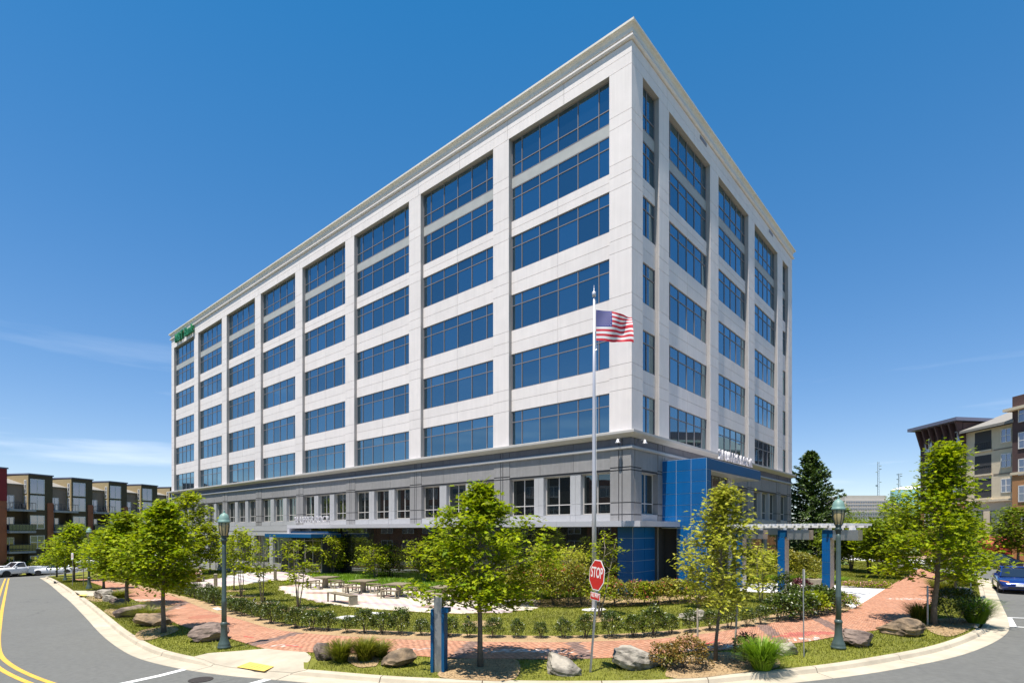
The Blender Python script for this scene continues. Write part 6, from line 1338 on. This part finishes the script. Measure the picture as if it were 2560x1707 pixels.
for k in range(6):
    q = PIT*k; t0, t1 = q - 3.05, q - .05
    # projecting brown block: loft windows, brick pier, tan flank
    ap('bay_wall', MT['brownst'], q, q + 3.6, -8, 0, ZB - 1, ZR - .18)
    mb = MB(); mb.hexa([AF.p(q-.05,-8,7.0), AF.p(q-.003,-8,7.0), AF.p(q-.003,-.01,7.0), AF.p(q-.05,-.01,7.0), AF.p(q-.05,-8,ZR-.6), AF.p(q-.003,-8,ZR-.6), AF.p(q-.003,-.01,ZR-.2), AF.p(q-.05,-.01,ZR-.2)]); rel(mb.build('bay_flank', MT['tanst'], apt), apt)
    ap('bay_cap', MT['slateb'], q - .10, q + 3.70, -8, .14, ZR - .18, ZR)
    ap('brick_pier', MT['brickw2'], q + 2.72, q + 3.62, -1.0, .16, ZB - 1, 8.3)
    ap('down_pipe', MT['rail'], q + 3.64, q + 3.76, .02, .14, ZB, 8.1)
    for j, (za, zb) in enumerate(WR): awin(AF, apt, q + .20, q + 2.33, .005, za, zb, 2, 1 if j > 2 else 2)
    f = Fr3(A0 + AE*(q - .052), -AN, -AE)
    for za, zb in ((7.4, 9.3), (9.65, 11.7)): awin(f, apt, .30, .72, .0, za, zb, 1, 3)
    # recess with balconies under a sloped roof
    ap('recess_wall', MT['brownst'], t0, t1, -8, RD, ZB - 1, 7.15); ap('upper_wall', MT['taupe'], t0, t1, -8, RD + .02, 7.16, 11.0)
    mb = MB(); mb.hexa([AF.p(t0,RD+.3,10.85), AF.p(t1,RD+.3,10.85), AF.p(t1,-6,ZR-.3), AF.p(t0,-6,ZR-.3), AF.p(t0,RD+.3,11.0), AF.p(t1,RD+.3,11.0), AF.p(t1,-6,ZR-.12), AF.p(t0,-6,ZR-.12)]); rel(mb.build('sloped_roof', MT['shingle'], apt), apt)
    for j, z in enumerate((-2.0,) + FL_): awin(AF, apt, t0 + .40, t0 + 1.75, RD + .03, z + .05, z + 2.1, 2, 1)
    for j, z in enumerate(FL_):
        ap('balcony', MT['balc'], t0, t1 + .75, RD + .05, .55, z - .30, z)
        mb = MB(); AF.box(mb, t0, t1 + .75, .46, .51, z + 1.0, z + 1.05); AF.box(mb, t1 + .70, t1 + .75, .02, .455, z + 1.0, z + 1.05)
        for e in range(9): a = t0 + (t1 + .71 - t0)*e/8; AF.box(mb, a, a + .04, .47, .50, z, z + 1.0)
        g = rel(mb.build('balcony_railing', MT['rail'], apt), apt)
        if j < 2: AF.box(MB(), t0 + .05, t1 + .7, .475, .49, z + .08, z + .95).build('glass_screen', MT['carglass'], g)
        if (k + j) % 2 == 0:
            mb = MB(); AF.box(mb, t0 + 2.0, t0 + 2.5, -.6, -.1, z + .40, z + .46); AF.box(mb, t0 + 2.45, t0 + 2.5, -.6, -.1, z + .46, z + .9)
            for ee in (2.0, 2.44):
                for oo in (-.6, -.16): AF.box(mb, t0 + ee, t0 + ee + .05, oo, oo + .05, z + .005, z + .40)
            ch = mb.build('balcony_chair', MT['bag'] if k == 1 else MT['rail']); tag(ch, 'chair on balcony %s of the apartment block' % ('one', 'two', 'three', 'four', 'five', 'six')[k] if False else ('orange wooden chair on the top apartment balcony' if (k == 1 and j == 1) else 'dark chair on an apartment balcony'), 'chair', 'chairs on the apartment balconies')
ap('end_wall_brick', MT['brickw2'], -9, -3.07, -8, .1, ZB - 1, 8.3); ap('end_wall_red', MT['redst'], -9, -3.07, -8, .14, 8.302, ZR + .3); ap('end_cap', MT['slateb'], -9.1, -2.95, -8, .25, ZR + .302, ZR + .5)
ap('rear_roof', MT['shingle'], -9, PIT*6, -13, -8.01, ZB, ZR - .1)
ap('plinth', MT['brickw1'], -9, PIT*6, .0, .06, ZB - 1, ZB + .5)
# ================================================================== APARTMENTS (right, across the street)
R0_ = Vector((56, 75.2, 0)); RE, RN = Vector((0, -1, 0)), Vector((-1, 0, 0)); RF3 = Fr3(R0_, RE, RN); ZG = .3
apr = empty('apartment_building', (56, 68, ZG), 0, 'dark brown and cream apartment block over shopfronts across the right street', 'building')
def rp(nm, mat, *a):
    o = RF3.one(nm, mat, apr, *a); return rel(o, apr)
def recess(t0, t1, z0, z1, root):
    rp('balcony_recess', MT['core'], t0, t1, -.05, .012, z0, z1); mb = MB(); RF3.box(mb, t0, t1, .02, .06, z0 + 1.0, z0 + 1.06)
    for e in range(8): a = t0 + (t1-t0)*e/7; RF3.box(mb, max(t0, a-.02), min(t1, a+.02), .025, .05, z0, z0 + 1.0)
    rel(mb.build('balcony_railing', MT['rail'], apr), apr); rp('balcony_edge', MT['cream'], t0 - .08, t1 + .08, .0, .14, z0 - .2, z0)
TW = 7.2
rp('tower_wall', MT['brickb'], 0, TW, -16, 0, 7.6, 16.0); rp('tower_base', MT['brickw1'], 0, TW, -16, .05, ZG - .4, 7.35); rp('tower_band', MT['cream'], -.1, TW + .1, -.3, .2, 7.35, 7.6)
mb = MB(); mb.hexa([RF3.p(-.9,1.15,17.6), RF3.p(TW+.3,1.15,17.6), RF3.p(TW+.3,-14,17.0), RF3.p(-.9,-14,17.0), RF3.p(-.9,1.15,18.0), RF3.p(TW+.3,1.15,18.0), RF3.p(TW+.3,-14,17.4), RF3.p(-.9,-14,17.4)]); rel(mb.build('tower_roof', MT['slateb'], apr), apr)
rp('tower_attic', MT['brickb'], .1, TW - .1, -15, -.02, 16.0, 17.4)
for k in range(7):
    t = .15 + (TW - .5)*k/6; mb = MB(); mb.hexa([RF3.p(t,0,14.9), RF3.p(t+.2,0,14.9), RF3.p(t+.2,.1,14.9), RF3.p(t,.1,14.9), RF3.p(t,0,17.5), RF3.p(t+.2,0,17.5), RF3.p(t+.2,.9,17.5), RF3.p(t,.9,17.5)]); rel(mb.build('eave_bracket', MT['brickb'], apr), apr)
for j in range(3):
    z = 7.7 + 3.05*j
    awin(RF3, apr, .9, 2.3, .01, z + .7, z + 2.5, 2, 2); recess(3.1, 4.9, z + .1, z + 2.6, apr); awin(RF3, apr, 5.6, 7.0, .01, z + .9, z + 2.6, 2, 2)
awin(RF3, apr, .9, 2.4, .06, 4.5, 6.4, 2, 2); awin(RF3, apr, 4.5, 6.4, .06, 4.5, 6.4, 2, 2)
CW0, CW1 = TW, TW + 7.0
rp('cream_wall', MT['cream'], CW0, CW1, -16, -.3, 7.6, 16.0); rp('shop_wall', MT['cream'], CW0, CW1, -16, -.2, ZG - .4, 7.35); rp('cream_band', MT['cream'], CW0, CW1, -.4, .0, 7.35, 7.6)
mb = MB(); mb.hexa([RF3.p(CW0-.2,.45,15.95), RF3.p(CW1+.2,.45,15.95), RF3.p(CW1+.2,-9,19.6), RF3.p(CW0-.2,-9,19.6), RF3.p(CW0-.2,.45,16.25), RF3.p(CW1+.2,.45,16.25), RF3.p(CW1+.2,-9,19.9), RF3.p(CW0-.2,-9,19.9)]); rel(mb.build('shingle_roof', MT['shingle'], apr), apr)
RC = Fr3(R0_ - RN*.3, RE, RN)
for j in range(3):
    z = 7.7 + 2.85*j
    o = RC.one('balcony_recess', MT['core'], apr, CW0 + 1.3, CW0 + 3.6, -.05, .012, z + .15, z + 2.4); rel(o, apr)
    mb = MB(); RC.box(mb, CW0 + 1.3, CW0 + 3.6, .02, .06, z + 1.1, z + 1.16)
    for e in range(10): a = CW0 + 1.3 + 2.3*e/9; RC.box(mb, a, a + .03, .025, .05, z + .15, z + 1.1)
    rel(mb.build('balcony_railing', MT['rail'], apr), apr); rel(RC.one('balcony_edge', MT['cream'], apr, CW0 + 1.2, CW0 + 3.7, .0, .14, z - .05, z + .15), apr)
    awin(RC, apr, CW0 + 4.9, CW0 + 6.2, .01, z + .6, z + 2.2, 2, 2)
    if j: rel(RC.one('belt_course', MT['taupe'], apr, CW0 + 3.9, CW1, .0, .03, z - .12, z + .02), apr)
RS = Fr3(R0_ - RN*.2, RE, RN)
for a, b_ in ((CW0 + .8, CW0 + 2.6), (CW0 + 3.6, CW0 + 6.2)): awin(RS, apr, a, b_, .01, 3.6, 6.3, 2, 1, 'rail', 'glassg')
mb = MB(); mb.hexa([RS.p(CW0+3.0,.02,1.2), RS.p(CW0+6.4,.02,1.2), RS.p(CW0+6.4,1.6,2.0), RS.p(CW0+3.0,1.6,2.0), RS.p(CW0+3.0,.02,3.3), RS.p(CW0+6.4,.02,3.3), RS.p(CW0+6.4,1.7,2.3), RS.p(CW0+3.0,1.7,2.3)]); rel(mb.build('awning', MT['awn'], apr), apr)
TB0, TB1 = CW1, CW1 + 7.0
for n_, (a, b_) in enumerate(((TB0, TB1), (TB1 + 7.5, TB1 + 14.5), (TB1 + 22, TB1 + 29))):
    rp('brick_tower_wall', MT['brickb'], a, b_, -16, .35, 13.0, 18.8); rp('brick_tower_wall', MT['brickb'], a, b_, -16, .36, 10.4, 13.0); rp('brick_tower_base', MT['brickw1'], a, b_, -16, .38, ZG - .4, 10.1); rp('brick_tower_band', MT['cream'], a - .1, b_ + .1, -.2, .5, 10.1, 10.4); rp('brick_tower_eave', MT['cream'], a - .5, b_ + .5, -10, 1.0, 17.2, 17.5)
    RB = Fr3(R0_ + RN*.38, RE, RN)
    for j in range(5):
        for t in (a + .8, a + 4.4): awin(RB, apr, t, t + 1.5, .01, 4.2 + 2.9*j, 6.0 + 2.9*j, 2, 2)
rp('connecting_wall', MT['cream'], TB1, TB1 + 40, -16, -.3, ZG - .4, 15.5); rp('connecting_roof', MT['shingle'], TB1, TB1 + 40, -15, .2, 15.5, 16.4)
for t in np.arange(TB1 + .8, TB1 + 39, 2.6):
    for j in range(4): 
        if int(t*10) % 3: awin(RC, apr, float(t), float(t) + 1.3, .01, 4.2 + 2.9*j, 6.0 + 2.9*j, 1, 1)
# block on the near side of the left street: out of the picture, but mirrored in the glass
N0 = Vector((-38, -34, 0)); NE = Vector((-26, 74, 0)).normalized(); NN = Vector((NE.y, -NE.x, 0)); NF = Fr3(N0, NE, NN)
nb_ = empty('apartment_building', (N0.x, N0.y, 0), 0, 'brick apartment block across the street mirrored in the lobby glass', 'building')
for k in range(8):
    a = 13*k; rel(NF.one('wall', MT[('brickw2', 'brownst', 'cream')[k % 3]], nb_, a, a + 12.98, -12, .6*(k % 2), -3, 12.5 + .6*(k % 3)), nb_)
    for j in range(4):
        for e in range(3): awin(NF, nb_, a + 1 + 4*e, a + 3.2 + 4*e, .605, -.5 + 3.1*j + .8, -.5 + 3.1*j + 2.7, 2, 1)
# ================================================================== FAR THINGS
fo = empty('far_office_building', (330, 500, 10), 0, 'long pale stepped office building on the distant hill', 'building')
def fbx(px0, px1, py0, py1, Z, dz, nm, mat, depth=20):
    s = Z/F; o = MB().box((px0-CX)*s, (px1-CX)*s, Z, Z + depth, H - (py1-HY)*s, H - (py0-HY)*s).build(nm, MT[mat], fo); return rel(o, fo)
for k, (x1, y0, y1) in enumerate(((2215,1238,1252),(2232,1250,1260),(2250,1258,1268),(2268,1267,1277),(2268,1277,1330))):
    fbx(2112, x1, y0, y1, 500 - k*2, 0, 'storey', 'beige_b', 30)
    n = int((x1 - 2116)/6)
    if k:
        for i in range(n): fbx(2116 + 6*i, 2120.6 + 6*i, y0 + 2.4, y0 + 6.2, 499.5 - k*2, 0, 'window', 'aptglass', .6)
    if k == 4:
        for i in range(n): fbx(2116 + 6*i, 2120.6 + 6*i, y0 + 11, y0 + 15, 499.5 - k*2, 0, 'window', 'aptglass', .6)
wt = empty('water_tank', ((2272-CX)/F*620, 620, 18), 0, 'pale blue domed water tank on the far hill', 'water tank')
s = 620/F; MB().lathe([(38*s, 0), (38*s, (HY-1225)*s + H - 18)], n=40).build('shell', MT['tank'], wt, smooth=False)
zt = (HY-1225)*s + H - 18; MB().lathe([(38.3*s, zt), (37*s, zt + 1.6*s), (28*s, zt + 6*s), (15*s, zt + 9*s), (1*s, zt + 10*s)], n=40).build('dome', MT['tankd'], wt, smooth=True)
def mast(px, top, bot, Z, wpx, label, seed):
    s = Z/F; x = (px-CX)*s; z0, z1 = H + (HY-bot)*s, H + (HY-top)*s; w_ = wpx*s/2; r_ = empty('antenna_mast', (x, Z, z0), 0, label, 'mast'); h = z1 - z0
    for a, b_ in ((-1,-1), (1,-1), (0,1)): MB().tube([(a*w_, b_*w_, 0), (a*w_*.8, b_*w_*.8, h)], .16, 4).build('leg', MT['mast'], r_)
    mb = MB(); n = 14
    for i in range(n):
        za, zb = h*i/n, h*(i+1)/n
        for (p, q) in (((-1,-1),(1,-1)), ((1,-1),(0,1)), ((0,1),(-1,-1))): mb.tube([(p[0]*w_, p[1]*w_, za), (q[0]*w_, q[1]*w_, zb)], .10, 4)
    mb.build('lattice', MT['mast'], r_); rr = random.Random(seed)
    for i in range(6): z = h*rr.uniform(.25, .95); sd_ = rr.choice((-1, 1)); MB().lathe([(.1, 0), (1.0, .3), (1.1, .7)], (sd_*w_*2.2, -w_, z), 12).build('dish', MT['tankd'] if i % 2 else MT['mast'], r_)
mast(2195, 1154, 1245, 560, 4.2, 'tall lattice mast with dishes behind the far office', 1); mast(2247, 1183, 1232, 560, 4.0, 'shorter lattice mast above the water tank', 2)
